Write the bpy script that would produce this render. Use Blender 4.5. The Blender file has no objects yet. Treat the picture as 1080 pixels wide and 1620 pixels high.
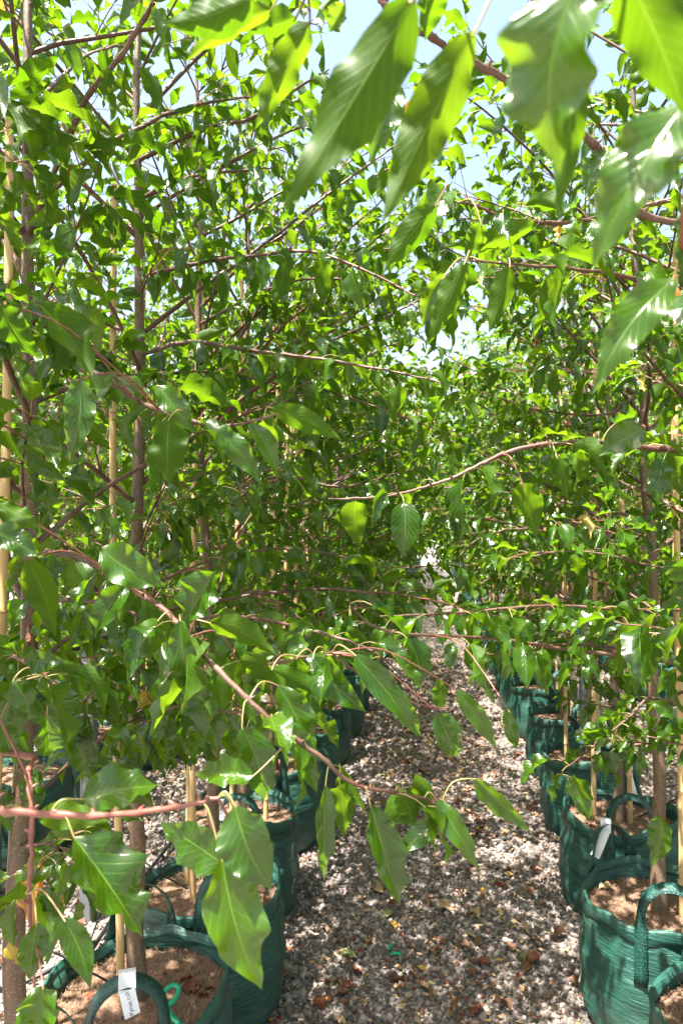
import bpy, math, random
import numpy as np
from mathutils import Vector, Matrix, noise

R = math.radians
sc = bpy.context.scene
col = sc.collection

# ------------------------------------------------------------------ camera
CAM_H = 1.55
FPX = 1100.0
YAW, PITCH = R(7.66), R(1.3)
cam_d = bpy.data.cameras.new('camera')
cam = bpy.data.objects.new('camera', cam_d)
col.objects.link(cam)
cam_d.sensor_fit = 'VERTICAL'
cam_d.sensor_height = 36.0
cam_d.sensor_width = 24.0
cam_d.lens = 36.0 * FPX / 1620.0
cam_d.clip_start = 0.02
cam_d.clip_end = 2000
cam.location = (0, 0, CAM_H)
cam.rotation_euler = (R(90) + PITCH, 0, YAW)
cam_d.dof.use_dof = True
cam_d.dof.focus_distance = 1.4
cam_d.dof.aperture_fstop = 9.5
sc.camera = cam
CAMR = np.array(cam.rotation_euler.to_matrix())
CAMP = np.array([0, 0, CAM_H])

# ------------------------------------------------------------------ world + sun
SUN_AZ = R(-138)      # compass angle of the sun measured from +Y, negative = left
SUN_EL = R(70)
w = bpy.data.worlds.new("World")
sc.world = w
w.use_nodes = True
nt = w.node_tree
nt.nodes.clear()
sky = nt.nodes.new('ShaderNodeTexSky')
sky.sky_type = 'NISHITA'
sky.sun_disc = False
sky.sun_elevation = SUN_EL
sky.sun_rotation = SUN_AZ
sky.air_density = 1.6
sky.dust_density = 4.5
sky.ozone_density = 0.0
bg = nt.nodes.new('ShaderNodeBackground')
bg.inputs[1].default_value = 0.075
out = nt.nodes.new('ShaderNodeOutputWorld')
nt.links.new(sky.outputs[0], bg.inputs[0])
nt.links.new(bg.outputs[0], out.inputs[0])
sun_d = bpy.data.lights.new('sun', 'SUN')
sun_d.energy = 5.0
sun_d.angle = R(0.55)
sun_d.color = (1.0, 0.95, 0.87)
sun = bpy.data.objects.new('sun', sun_d)
col.objects.link(sun)
sdir = Vector((math.sin(SUN_AZ) * math.cos(SUN_EL), math.cos(SUN_AZ) * math.cos(SUN_EL), math.sin(SUN_EL)))
sun.rotation_euler = sdir.to_track_quat('Z', 'Y').to_euler()
sun.location = sdir * 20
sc.view_settings.view_transform = 'Standard'
sc.view_settings.look = 'None'
sc.view_settings.gamma = 1
sc.view_settings.use_curve_mapping = False
sc.view_settings.exposure = 2.37
sc.render.engine = 'CYCLES'
sc.cycles.max_bounces = 10
sc.cycles.diffuse_bounces = 2
sc.cycles.transmission_bounces = 6
sc.cycles.sample_clamp_indirect = 6

# ------------------------------------------------------------------ small maths helpers
def P(px, py, t):
    """point seen at photo pixel (px, py) at distance t along the view axis"""
    v = np.array([(px - 540) / FPX * t, -(py - 810) / FPX * t, -t])
    return CAMR @ v + CAMP

def to_px(p):
    v = CAMR.T @ (np.asarray(p) - CAMP)
    t = -v[2]
    if t < 1e-4:
        return -9999, -9999, t
    return 540 + v[0] / t * FPX, 810 - v[1] / t * FPX, t

def nrm(v):
    v = np.asarray(v, float)
    return v / (np.linalg.norm(v) + 1e-12)

def rotz(a):
    c, s = math.cos(a), math.sin(a)
    return np.array([[c, -s, 0], [s, c, 0], [0, 0, 1]])

def rotx(a):
    c, s = math.cos(a), math.sin(a)
    return np.array([[1, 0, 0], [0, c, -s], [0, s, c]])

def roty(a):
    c, s = math.cos(a), math.sin(a)
    return np.array([[c, 0, s], [0, 1, 0], [-s, 0, c]])

class MB:
    """collects geometry and links it as one mesh"""
    def __init__(self):
        self.V = []; self.n = 0; self.F = []; self.M = []; self.UV = []; self.A = []
    def add(self, V, F, mat=0, uv=None, rnd=0.0):
        V = np.asarray(V, float).reshape(-1, 3)
        k = len(V)
        self.V.append(V)
        self.UV.append(np.zeros((k, 2)) if uv is None else np.asarray(uv, float))
        self.A.append(np.full(k, float(rnd)) if np.isscalar(rnd) else np.asarray(rnd, float))
        for f in (F if isinstance(F, list) and len(F) and isinstance(F[0], np.ndarray) else [np.asarray(F)]):
            if len(f) == 0: continue
            self.F.append(f + self.n)
            self.M.append(np.full(len(f), mat) if np.isscalar(mat) else np.asarray(mat))
        self.n += k
    def mesh(self, name, mats, smooth=True):
        me = bpy.data.meshes.new(name)
        V = np.concatenate(self.V); UV = np.concatenate(self.UV); A = np.concatenate(self.A)
        loops = np.concatenate([f.ravel() for f in self.F])
        tot = np.concatenate([np.full(len(f), f.shape[1]) for f in self.F])
        start = np.concatenate([[0], np.cumsum(tot)[:-1]])
        M = np.concatenate(self.M)
        me.vertices.add(len(V)); me.vertices.foreach_set('co', V.ravel())
        me.loops.add(len(loops)); me.loops.foreach_set('vertex_index', loops.astype(np.int32))
        me.polygons.add(len(tot))
        me.polygons.foreach_set('loop_start', start.astype(np.int32))
        me.polygons.foreach_set('loop_total', tot.astype(np.int32))
        me.polygons.foreach_set('material_index', M.astype(np.int32))
        me.polygons.foreach_set('use_smooth', np.full(len(tot), smooth, dtype=bool))
        ul = me.uv_layers.new(name='UVMap')
        ul.data.foreach_set('uv', UV[loops].ravel())
        at = me.attributes.new('rnd', 'FLOAT', 'POINT')
        at.data.foreach_set('value', A)
        for m in mats: me.materials.append(m)
        me.update(calc_edges=True)
        me.validate()
        return me
    def build(self, name, mats, parent=None, smooth=True):
        if not isinstance(mats, (list, tuple)): mats = [mats]
        return link(name, self.mesh(name, mats, smooth), parent)

def link(name, data, parent=None, loc=None, mat=None):
    o = bpy.data.objects.new(name, data)
    col.objects.link(o)
    if parent is not None: o.parent = parent
    if loc is not None: o.location = loc
    if mat is not None: o.matrix_local = mat
    return o

def tag(o, label=None, cat=None, group=None, kind=None):
    if label: o['label'] = label
    if cat: o['category'] = cat
    if group: o['group'] = group
    if kind: o['kind'] = kind
    return o

def empty(name, loc=(0, 0, 0), rz=0):
    o = link(name, None)
    o.empty_display_size = 0.1
    o.location = loc
    o.rotation_euler = (0, 0, rz)
    return o

def tube(mb, pts, radii, seg=6, mat=0, rnd=0.0, cap=True, uvscale=1.0):
    pts = np.asarray(pts, float); n = len(pts)
    radii = np.full(n, radii) if np.isscalar(radii) else np.asarray(radii, float)
    T = np.gradient(pts, axis=0)
    T /= (np.linalg.norm(T, axis=1)[:, None] + 1e-12)
    ref = np.array([0, 0, 1.0]) if abs(T[0][2]) < 0.9 else np.array([1.0, 0, 0])
    u = nrm(np.cross(T[0], ref))
    V = []; UV = []
    ang = np.linspace(0, 2 * math.pi, seg, endpoint=False)
    dist = 0
    for i in range(n):
        u = nrm(u - T[i] * np.dot(u, T[i]))
        v = np.cross(T[i], u)
        if i: dist += np.linalg.norm(pts[i] - pts[i - 1])
        ring = pts[i] + radii[i] * (np.cos(ang)[:, None] * u + np.sin(ang)[:, None] * v)
        V.append(ring)
        UV.append(np.stack([ang / 6.283, np.full(seg, dist * uvscale)], 1))
    V = np.concatenate(V); UV = np.concatenate(UV)
    F = []
    for i in range(n - 1):
        for j in range(seg):
            a = i * seg + j; b = i * seg + (j + 1) % seg
            F.append((a, b, b + seg, a + seg))
    Fq = [np.array(F)]
    mb.add(V, Fq, mat, UV, rnd)
    if cap:
        c = np.vstack([V[-seg:], pts[-1] + T[-1] * radii[-1] * 0.4])
        mb.add(c, [np.array([(j, (j + 1) % seg, seg) for j in range(seg)])], mat, None, rnd)

def catmull(pts, sub=5):
    pts = np.asarray(pts, float)
    p = np.vstack([2 * pts[0] - pts[1], pts, 2 * pts[-1] - pts[-2]])
    outp = []
    for i in range(1, len(p) - 2):
        for k in range(sub):
            t = k / sub
            outp.append(0.5 * ((2 * p[i]) + (-p[i-1] + p[i+1]) * t + (2*p[i-1] - 5*p[i] + 4*p[i+1] - p[i+2]) * t*t
                        + (-p[i-1] + 3*p[i] - 3*p[i+1] + p[i+2]) * t**3))
    outp.append(p[-2])
    return np.array(outp)

# ------------------------------------------------------------------ materials
def newmat(name):
    m = bpy.data.materials.new(name); m.use_nodes = True
    m.node_tree.nodes.clear()
    return m, m.node_tree.nodes, m.node_tree.links

def N(nodes, typ, **kw):
    n = nodes.new(typ)
    for k, v in kw.items(): setattr(n, k, v)
    return n

def math_node(nodes, links, op, a, b=None, c=None, clamp=False):
    n = nodes.new('ShaderNodeMath'); n.operation = op; n.use_clamp = clamp
    for i, x in enumerate((a, b, c)):
        if x is None: continue
        if isinstance(x, (int, float)): n.inputs[i].default_value = x
        else: links.new(x, n.inputs[i])
    return n.outputs[0]

def mixc(nodes, links, fac, a, b, mode='MIX'):
    n = nodes.new('ShaderNodeMix'); n.data_type = 'RGBA'; n.blend_type = mode
    for idx, x in ((0, fac), (6, a), (7, b)):
        if isinstance(x, (int, float)): n.inputs[idx].default_value = x
        elif isinstance(x, tuple): n.inputs[idx].default_value = (*x, 1) if len(x) == 3 else x
        else: links.new(x, n.inputs[idx])
    return n.outputs[2]

def ramp(nodes, links, fac, stops, interp='LINEAR'):
    n = nodes.new('ShaderNodeValToRGB'); n.color_ramp.interpolation = interp
    els = n.color_ramp.elements
    while len(els) > 1: els.remove(els[-1])
    els[0].position = stops[0][0]; els[0].color = (*stops[0][1], 1)
    for p, c in stops[1:]:
        e = els.new(p); e.color = (*c, 1)
    if fac is not None: links.new(fac, n.inputs[0])
    return n.outputs[0]

def noise_tex(nodes, links, vec, scale, detail=3, rough=0.5):
    n = nodes.new('ShaderNodeTexNoise'); n.inputs['Scale'].default_value = scale
    n.inputs['Detail'].default_value = detail; n.inputs['Roughness'].default_value = rough
    if vec is not None: links.new(vec, n.inputs['Vector'])
    return n.outputs[0]

def leaf_material(name, top_a, top_b, under, trans_a, trans_b, tfac=0.27, rough=0.16, spec=0.6, veins=1.0):
    m, n, l = newmat(name)
    tc = N(n, 'ShaderNodeTexCoord')
    sep = N(n, 'ShaderNodeSeparateXYZ'); l.new(tc.outputs['UV'], sep.inputs[0])
    au = math_node(n, l, 'ABSOLUTE', math_node(n, l, 'SUBTRACT', sep.outputs[0], 0.5))
    rib = math_node(n, l, 'SUBTRACT', 1.0, math_node(n, l, 'DIVIDE', au, 0.022), clamp=True)
    # side veins run from the midrib toward the margin and the tip
    ph = math_node(n, l, 'SUBTRACT', math_node(n, l, 'MULTIPLY', sep.outputs[1], 10.0), math_node(n, l, 'MULTIPLY', au, 5.5))
    ph = math_node(n, l, 'ADD', ph, math_node(n, l, 'MULTIPLY', math_node(n, l, 'GREATER_THAN', sep.outputs[0], 0.5), 0.4))
    fr = math_node(n, l, 'ABSOLUTE', math_node(n, l, 'SUBTRACT', math_node(n, l, 'FRACT', ph), 0.5))
    side = math_node(n, l, 'SUBTRACT', 1.0, math_node(n, l, 'DIVIDE', fr, 0.1), clamp=True)
    side = math_node(n, l, 'MULTIPLY', side, 0.34 * veins)
    vein = math_node(n, l, 'MAXIMUM', math_node(n, l, 'MULTIPLY', rib, veins), side)
    # per leaf variation
    at = N(n, 'ShaderNodeAttribute', attribute_name='rnd')
    oi = N(n, 'ShaderNodeObjectInfo')
    rv = math_node(n, l, 'FRACT', math_node(n, l, 'ADD', at.outputs['Fac'], oi.outputs['Random']))
    nz = noise_tex(n, l, tc.outputs['Object'], 30, 3)
    rv2 = math_node(n, l, 'ADD', math_node(n, l, 'MULTIPLY', rv, 0.8), math_node(n, l, 'MULTIPLY', nz, 0.3), clamp=True)
    top = mixc(n, l, rv2, top_a, top_b)
    geo = N(n, 'ShaderNodeNewGeometry')
    base = mixc(n, l, geo.outputs['Backfacing'], top, under)
    base = mixc(n, l, math_node(n, l, 'MULTIPLY', vein, 0.6), base, (0.16, 0.28, 0.03))
    tr = mixc(n, l, rv2, trans_a, trans_b)
    tr = mixc(n, l, math_node(n, l, 'MULTIPLY', vein, 0.55), tr, (0.60, 0.78, 0.08))
    bump = N(n, 'ShaderNodeBump'); bump.inputs['Strength'].default_value = 0.35
    bump.inputs['Distance'].default_value = 0.0015
    h = math_node(n, l, 'SUBTRACT', math_node(n, l, 'MULTIPLY', noise_tex(n, l, tc.outputs['Object'], 70, 2), 0.7), math_node(n, l, 'MULTIPLY', vein, 0.8))
    l.new(h, bump.inputs['Height'])
    p = N(n, 'ShaderNodeBsdfPrincipled')
    l.new(base, p.inputs['Base Color'])
    rg = math_node(n, l, 'ADD', math_node(n, l, 'MULTIPLY', geo.outputs['Backfacing'], 0.32), rough)
    rg = math_node(n, l, 'ADD', rg, math_node(n, l, 'MULTIPLY', rv, 0.1))
    l.new(rg, p.inputs['Roughness'])
    l.new(math_node(n, l, 'SUBTRACT', spec, math_node(n, l, 'MULTIPLY', geo.outputs['Backfacing'], spec * 0.75)), p.inputs['Specular IOR Level'])
    l.new(bump.outputs[0], p.inputs['Normal'])
    t = N(n, 'ShaderNodeBsdfTranslucent'); l.new(tr, t.inputs[0])
    mx = N(n, 'ShaderNodeMixShader'); mx.inputs[0].default_value = tfac
    l.new(p.outputs[0], mx.inputs[1]); l.new(t.outputs[0], mx.inputs[2])
    o = N(n, 'ShaderNodeOutputMaterial'); l.new(mx.outputs[0], o.inputs[0])
    return m

M = {}
M['leaf'] = leaf_material('pear_leaf', (0.006, 0.026, 0.0015), (0.030, 0.080, 0.003), (0.030, 0.068, 0.004),
                          (0.15, 0.40, 0.003), (0.37, 0.60, 0.012))
M['leaf_red'] = leaf_material('turned_leaf', (0.22, 0.045, 0.015), (0.30, 0.12, 0.02), (0.25, 0.10, 0.04),
                              (0.6, 0.16, 0.03), (0.65, 0.35, 0.05))
M['leaf_yellow'] = leaf_material('yellow_leaf', (0.36, 0.28, 0.03), (0.38, 0.20, 0.03), (0.35, 0.28, 0.10),
                                 (0.7, 0.5, 0.05), (0.7, 0.4, 0.05))

def simple(name, colr, rough=0.6, spec=0.5, noise_s=None, colr2=None, bump=0.0, bump_s=50, stretch=None, metallic=0.0, objrand=0.0):
    m, n, l = newmat(name)
    tc = N(n, 'ShaderNodeTexCoord')
    vec = tc.outputs['Object']
    if stretch:
        mp = N(n, 'ShaderNodeMapping'); mp.inputs['Scale'].default_value = stretch
        l.new(vec, mp.inputs[0]); vec = mp.outputs[0]
    p = N(n, 'ShaderNodeBsdfPrincipled'); p.inputs['Roughness'].default_value = rough
    p.inputs['Specular IOR Level'].default_value = spec; p.inputs['Metallic'].default_value = metallic
    if noise_s:
        f = noise_tex(n, l, vec, noise_s, 4, 0.6)
        f = ramp(n, l, f, [(0.3, (0, 0, 0)), (0.7, (1, 1, 1))])
        c = mixc(n, l, f, colr, colr2)
    else:
        rgb = N(n, 'ShaderNodeRGB'); rgb.outputs[0].default_value = (*colr, 1); c = rgb.outputs[0]
    if objrand:
        oi = N(n, 'ShaderNodeObjectInfo')
        hs = N(n, 'ShaderNodeHueSaturation')
        l.new(c, hs.inputs['Color'])
        l.new(math_node(n, l, 'ADD', 1 - objrand / 2, math_node(n, l, 'MULTIPLY', oi.outputs['Random'], objrand)), hs.inputs['Value'])
        c = hs.outputs[0]
    l.new(c, p.inputs['Base Color'])
    if bump:
        b = N(n, 'ShaderNodeBump'); b.inputs['Strength'].default_value = bump; b.inputs['Distance'].default_value = 0.003
        l.new(noise_tex(n, l, vec, bump_s, 4, 0.6), b.inputs['Height']); l.new(b.outputs[0], p.inputs['Normal'])
    o = N(n, 'ShaderNodeOutputMaterial'); l.new(p.outputs[0], o.inputs[0])
    return m

def bark_material(name, a, b, lent=0.7, low=(0.20, 0.16, 0.13)):
    m, n, l = newmat(name)
    tc = N(n, 'ShaderNodeTexCoord'); vec = tc.outputs['Object']
    mp = N(n, 'ShaderNodeMapping'); mp.inputs['Scale'].default_value = (1, 1, 0.25); l.new(vec, mp.inputs[0])
    f = ramp(n, l, noise_tex(n, l, mp.outputs[0], 55, 5, 0.65), [(0.3, (0, 0, 0)), (0.7, (1, 1, 1))])
    c = mixc(n, l, f, a, b)
    # large soft blotches of grey
    g = ramp(n, l, noise_tex(n, l, vec, 9, 3), [(0.48, (0, 0, 0)), (0.62, (1, 1, 1))])
    c = mixc(n, l, math_node(n, l, 'MULTIPLY', g, 0.55), c, low)
    # pale lenticels
    vo = N(n, 'ShaderNodeTexVoronoi'); vo.inputs['Scale'].default_value = 130
    mp2 = N(n, 'ShaderNodeMapping'); mp2.inputs['Scale'].default_value = (1, 1, 1.5); l.new(vec, mp2.inputs[0]); l.new(mp2.outputs[0], vo.inputs[0])
    s = math_node(n, l, 'MULTIPLY', math_node(n, l, 'LESS_THAN', vo.outputs['Distance'], 0.2), lent)
    c = mixc(n, l, s, c, (0.42, 0.36, 0.28))
    p = N(n, 'ShaderNodeBsdfPrincipled'); l.new(c, p.inputs['Base Color']); p.inputs['Roughness'].default_value = 0.55
    bu = N(n, 'ShaderNodeBump'); bu.inputs['Strength'].default_value = 0.5; bu.inputs['Distance'].default_value = 0.002
    l.new(math_node(n, l, 'ADD', noise_tex(n, l, vec, 60, 4), s), bu.inputs['Height']); l.new(bu.outputs[0], p.inputs['Normal'])
    o = N(n, 'ShaderNodeOutputMaterial'); l.new(p.outputs[0], o.inputs[0])
    return m

M['bark'] = bark_material('trunk_bark', (0.085, 0.052, 0.031), (0.20, 0.128, 0.076), low=(0.13, 0.10, 0.075))
M['branch'] = bark_material("branch_bark", (0.055, 0.02, 0.012), (0.115, 0.048, 0.028), lent=0.35, low=(0.17, 0.11, 0.08))
M['twig'] = simple('red_twig', (0.15, 0.042, 0.030), 0.4, 0.5, 60, (0.26, 0.11, 0.08))
M['petiole'] = simple('petiole', (0.26, 0.30, 0.09), 0.4, 0.5, 25, (0.40, 0.20, 0.11))
M['bamboo'] = simple('bamboo', (0.52, 0.33, 0.14), 0.42, 0.5, 14, (0.66, 0.46, 0.23), 0.25, 40, (1, 1, 0.08), objrand=0.35)
M['bamboo_node'] = simple('bamboo_node', (0.30, 0.17, 0.07), 0.6)
M['black'] = simple('black_plastic', (0.012, 0.012, 0.013), 0.4)
M['galv'] = simple('grey_post', (0.10, 0.105, 0.12), 0.5, 0.5, 8, (0.16, 0.17, 0.185), objrand=0.2)
M['white'] = simple('white_tag', (0.78, 0.79, 0.82), 0.4)
M['print'] = simple('white_print', (0.62, 0.66, 0.64), 0.6)
M['ink'] = simple('black_ink', (0.02, 0.02, 0.025), 0.6)
M['green_tape'] = simple('green_tape', (0.005, 0.28, 0.14), 0.3)
M['thread'] = simple('dark_thread', (0.006, 0.016, 0.014), 0.7)

def bag_material(name, base, hi, back):
    m, n, l = newmat(name)
    tc = N(n, 'ShaderNodeTexCoord'); vec = tc.outputs['UV']
    mp = N(n, 'ShaderNodeMapping'); mp.inputs['Scale'].default_value = (4, 130, 1); mp.inputs['Rotation'].default_value = (0, 0, 0.08)
    l.new(vec, mp.inputs[0])
    f = ramp(n, l, noise_tex(n, l, mp.outputs[0], 1.0, 5, 0.6), [(0.25, (0, 0, 0)), (0.8, (1, 1, 1))])
    mp3 = N(n, 'ShaderNodeMapping'); mp3.inputs['Scale'].default_value = (260, 110, 1); l.new(vec, mp3.inputs[0])
    wv = N(n, 'ShaderNodeTexChecker'); wv.inputs['Scale'].default_value = 1.0; l.new(mp3.outputs[0], wv.inputs[0])
    c = mixc(n, l, math_node(n, l, 'MULTIPLY', f, 0.6), base, hi)
    c = mixc(n, l, math_node(n, l, 'MULTIPLY', wv.outputs['Fac'], 0.12), c, (0.0, 0.02, 0.015))
    # dusty scuffs
    d = ramp(n, l, noise_tex(n, l, tc.outputs['Object'], 7, 4, 0.6), [(0.5, (0, 0, 0)), (0.75, (1, 1, 1))])
    c = mixc(n, l, math_node(n, l, 'MULTIPLY', d, 0.25), c, (0.16, 0.17, 0.13))
    geo = N(n, 'ShaderNodeNewGeometry')
    p = N(n, 'ShaderNodeBsdfPrincipled'); l.new(c, p.inputs['Base Color']); p.inputs['Roughness'].default_value = 0.42
    p.inputs['Specular IOR Level'].default_value = 0.6
    b = N(n, 'ShaderNodeBump'); b.inputs['Strength'].default_value = 0.8; b.inputs['Distance'].default_value = 0.006
    mp4 = N(n, 'ShaderNodeMapping'); mp4.inputs['Scale'].default_value = (5, 75, 1); mp4.inputs['Rotation'].default_value = (0, 0, 0.12); l.new(vec, mp4.inputs[0])
    hsum = math_node(n, l, 'ADD', math_node(n, l, 'MULTIPLY', f, 0.45), noise_tex(n, l, mp4.outputs[0], 1.0, 4, 0.6))
    l.new(hsum, b.inputs['Height']); l.new(b.outputs[0], p.inputs['Normal'])
    t = N(n, 'ShaderNodeBsdfTranslucent'); t.inputs[0].default_value = (*hi, 1)
    mx = N(n, 'ShaderNodeMixShader'); mx.inputs[0].default_value = 0.12
    l.new(p.outputs[0], mx.inputs[1]); l.new(t.outputs[0], mx.inputs[2])
    o = N(n, 'ShaderNodeOutputMaterial'); l.new(mx.outputs[0], o.inputs[0])
    return m
M['bag'] = bag_material('green_woven_bag', (0.010, 0.065, 0.047), (0.045, 0.165, 0.12), None)

def webbing_material():
    m, n, l = newmat('webbing')
    tc = N(n, 'ShaderNodeTexCoord')
    mp = N(n, 'ShaderNodeMapping'); mp.inputs['Scale'].default_value = (9, 230, 1); l.new(tc.outputs['UV'], mp.inputs[0])
    ck = N(n, 'ShaderNodeTexVoronoi'); ck.inputs['Scale'].default_value = 1.0; l.new(mp.outputs[0], ck.inputs[0])
    f = ramp(n, l, ck.outputs['Distance'], [(0.15, (0, 0, 0)), (0.6, (1, 1, 1))])
    c = mixc(n, l, f, (0.024, 0.10, 0.08), (0.008, 0.045, 0.035))
    p = N(n, 'ShaderNodeBsdfPrincipled'); l.new(c, p.inputs['Base Color']); p.inputs['Roughness'].default_value = 0.38
    b = N(n, 'ShaderNodeBump'); b.inputs['Strength'].default_value = 0.6; b.inputs['Distance'].default_value = 0.002; b.invert = True
    l.new(f, b.inputs['Height']); l.new(b.outputs[0], p.inputs['Normal'])
    o = N(n, 'ShaderNodeOutputMaterial'); l.new(p.outputs[0], o.inputs[0])
    return m
M['web'] = webbing_material()
M['mulch'] = simple('coir_mulch', (0.10, 0.055, 0.034), 0.9, 0.2, 38, (0.24, 0.15, 0.10), 1.0, 90)
M['fibre'] = simple('coir_fibre', (0.28, 0.18, 0.12), 0.8, 0.3)

def ground_material():
    m, n, l = newmat('gravel_ground')
    tc = N(n, 'ShaderNodeTexCoord'); vec = tc.outputs['Object']
    vo = N(n, 'ShaderNodeTexVoronoi'); vo.inputs['Scale'].default_value = 62; l.new(vec, vo.inputs[0])
    sp = N(n, 'ShaderNodeSeparateColor'); l.new(vo.outputs['Color'], sp.inputs[0])
    c = ramp(n, l, sp.outputs[0], [(0.0, (0.13, 0.115, 0.105)), (0.5, (0.21, 0.185, 0.17)), (1.0, (0.32, 0.285, 0.26))])
    g = ramp(n, l, noise_tex(n, l, vec, 3.5, 4), [(0.4, (0, 0, 0)), (0.7, (1, 1, 1))])
    c = mixc(n, l, math_node(n, l, 'MULTIPLY', g, 0.35), c, (0.24, 0.17, 0.12))
    p = N(n, 'ShaderNodeBsdfPrincipled'); l.new(c, p.inputs['Base Color']); p.inputs['Roughness'].default_value = 0.85
    b = N(n, 'ShaderNodeBump'); b.inputs['Strength'].default_value = 1.0; b.inputs['Distance'].default_value = 0.012; b.invert = True
    l.new(vo.outputs['Distance'], b.inputs['Height']); l.new(b.outputs[0], p.inputs['Normal'])
    o = N(n, 'ShaderNodeOutputMaterial'); l.new(p.outputs[0], o.inputs[0])
    return m
M['ground'] = ground_material()

def attr_ramp_mat(name, stops, rough=0.8, nscale=120, nf=0.35):
    m, n, l = newmat(name)
    at = N(n, 'ShaderNodeAttribute', attribute_name='rnd')
    c = ramp(n, l, at.outputs['Fac'], stops)
    tc = N(n, 'ShaderNodeTexCoord')
    f = noise_tex(n, l, tc.outputs['Object'], nscale, 4, 0.6)
    hs = N(n, 'ShaderNodeHueSaturation'); l.new(c, hs.inputs['Color'])
    l.new(math_node(n, l, 'ADD', 1 - nf, math_node(n, l, 'MULTIPLY', f, 2 * nf)), hs.inputs['Value'])
    p = N(n, 'ShaderNodeBsdfPrincipled'); l.new(hs.outputs[0], p.inputs['Base Color']); p.inputs['Roughness'].default_value = rough
    o = N(n, 'ShaderNodeOutputMaterial'); l.new(p.outputs[0], o.inputs[0])
    return m
M['stone'] = attr_ramp_mat('crushed_stone', [(0, (0.09, 0.074, 0.064)), (0.45, (0.175, 0.143, 0.125)), (0.8, (0.28, 0.23, 0.20)), (1.0, (0.45, 0.37, 0.33))])

def dry_leaf_mat(name, a, b):
    m, n, l = newmat(name)
    tc = N(n, 'ShaderNodeTexCoord')
    f = ramp(n, l, noise_tex(n, l, tc.outputs['Object'], 45, 4, 0.6), [(0.35, (0, 0, 0)), (0.65, (1, 1, 1))])
    c = mixc(n, l, f, a, b)
    p = N(n, 'ShaderNodeBsdfPrincipled'); l.new(c, p.inputs['Base Color']); p.inputs['Roughness'].default_value = 0.5
    t = N(n, 'ShaderNodeBsdfTranslucent'); l.new(c, t.inputs[0])
    mx = N(n, 'ShaderNodeMixShader'); mx.inputs[0].default_value = 0.2
    l.new(p.outputs[0], mx.inputs[1]); l.new(t.outputs[0], mx.inputs[2])
    o = N(n, 'ShaderNodeOutputMaterial'); l.new(mx.outputs[0], o.inputs[0])
    return m
DRY = {
 'brown': dry_leaf_mat('dry_brown', (0.13, 0.06, 0.03), (0.27, 0.14, 0.075)),
 'red': dry_leaf_mat('dry_red', (0.13, 0.030, 0.018), (0.24, 0.075, 0.035)),
 'tan': dry_leaf_mat('dry_tan', (0.38, 0.24, 0.12), (0.52, 0.36, 0.20)),
 'yellow': dry_leaf_mat('dry_yellow', (0.62, 0.42, 0.04), (0.60, 0.30, 0.04)),
 'olive': dry_leaf_mat('dry_olive', (0.16, 0.19, 0.07), (0.28, 0.29, 0.13)),
}

# ------------------------------------------------------------------ leaf templates
def leaf_profile(s, kind=0):
    # half width (0..1) of an ovate pear leaf with a drawn out tip
    s = np.clip(s, 0, 1)
    return s ** .68 * (1 - s) ** 1.22 / 0.2865

def blade(nu, nv, L, W, center, normals, sides, wav_a, wav_k, phase, fold, crenel=0.02, ripple=0.0):
    """center(s),normals(s),sides(s): arrays (nu+1,3). returns V,F,UV"""
    s = np.linspace(0, 1, nu + 1)
    v = np.linspace(-1, 1, nv + 1)
    wprof = leaf_profile(s) * W * 0.5
    wprof[0] = W * 0.02; wprof[-1] = W * 0.004
    V = np.zeros((nu + 1, nv + 1, 3)); UV = np.zeros((nu + 1, nv + 1, 2))
    for j, vv in enumerate(v):
        ph = phase + (1.7 if vv > 0 else 0)
        wave = (wav_a * np.sin(wav_k * 2 * np.pi * s + ph) * abs(vv) ** 1.6 + ripple * W * np.sin(wav_k * 2.3 * 2 * np.pi * s + 2.1 * ph + 1) * abs(vv) ** 3) * np.clip(wprof / (W * 0.3), 0, 1)
        lift = fold * abs(vv) * wprof + wave
        lat = vv * wprof * (1 + crenel * np.sin(s * 60 + vv * 3)) * math.cos(fold * 0.8)
        V[:, j] = center + sides * lat[:, None] + normals * lift[:, None]
        UV[:, j, 0] = (vv + 1) / 2; UV[:, j, 1] = s
    F = [(i * (nv + 1) + j, i * (nv + 1) + j + 1, (i + 1) * (nv + 1) + j + 1, (i + 1) * (nv + 1) + j) for i in range(nu) for j in range(nv)]
    return V.reshape(-1, 3), np.array(F), UV.reshape(-1, 2)

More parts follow.
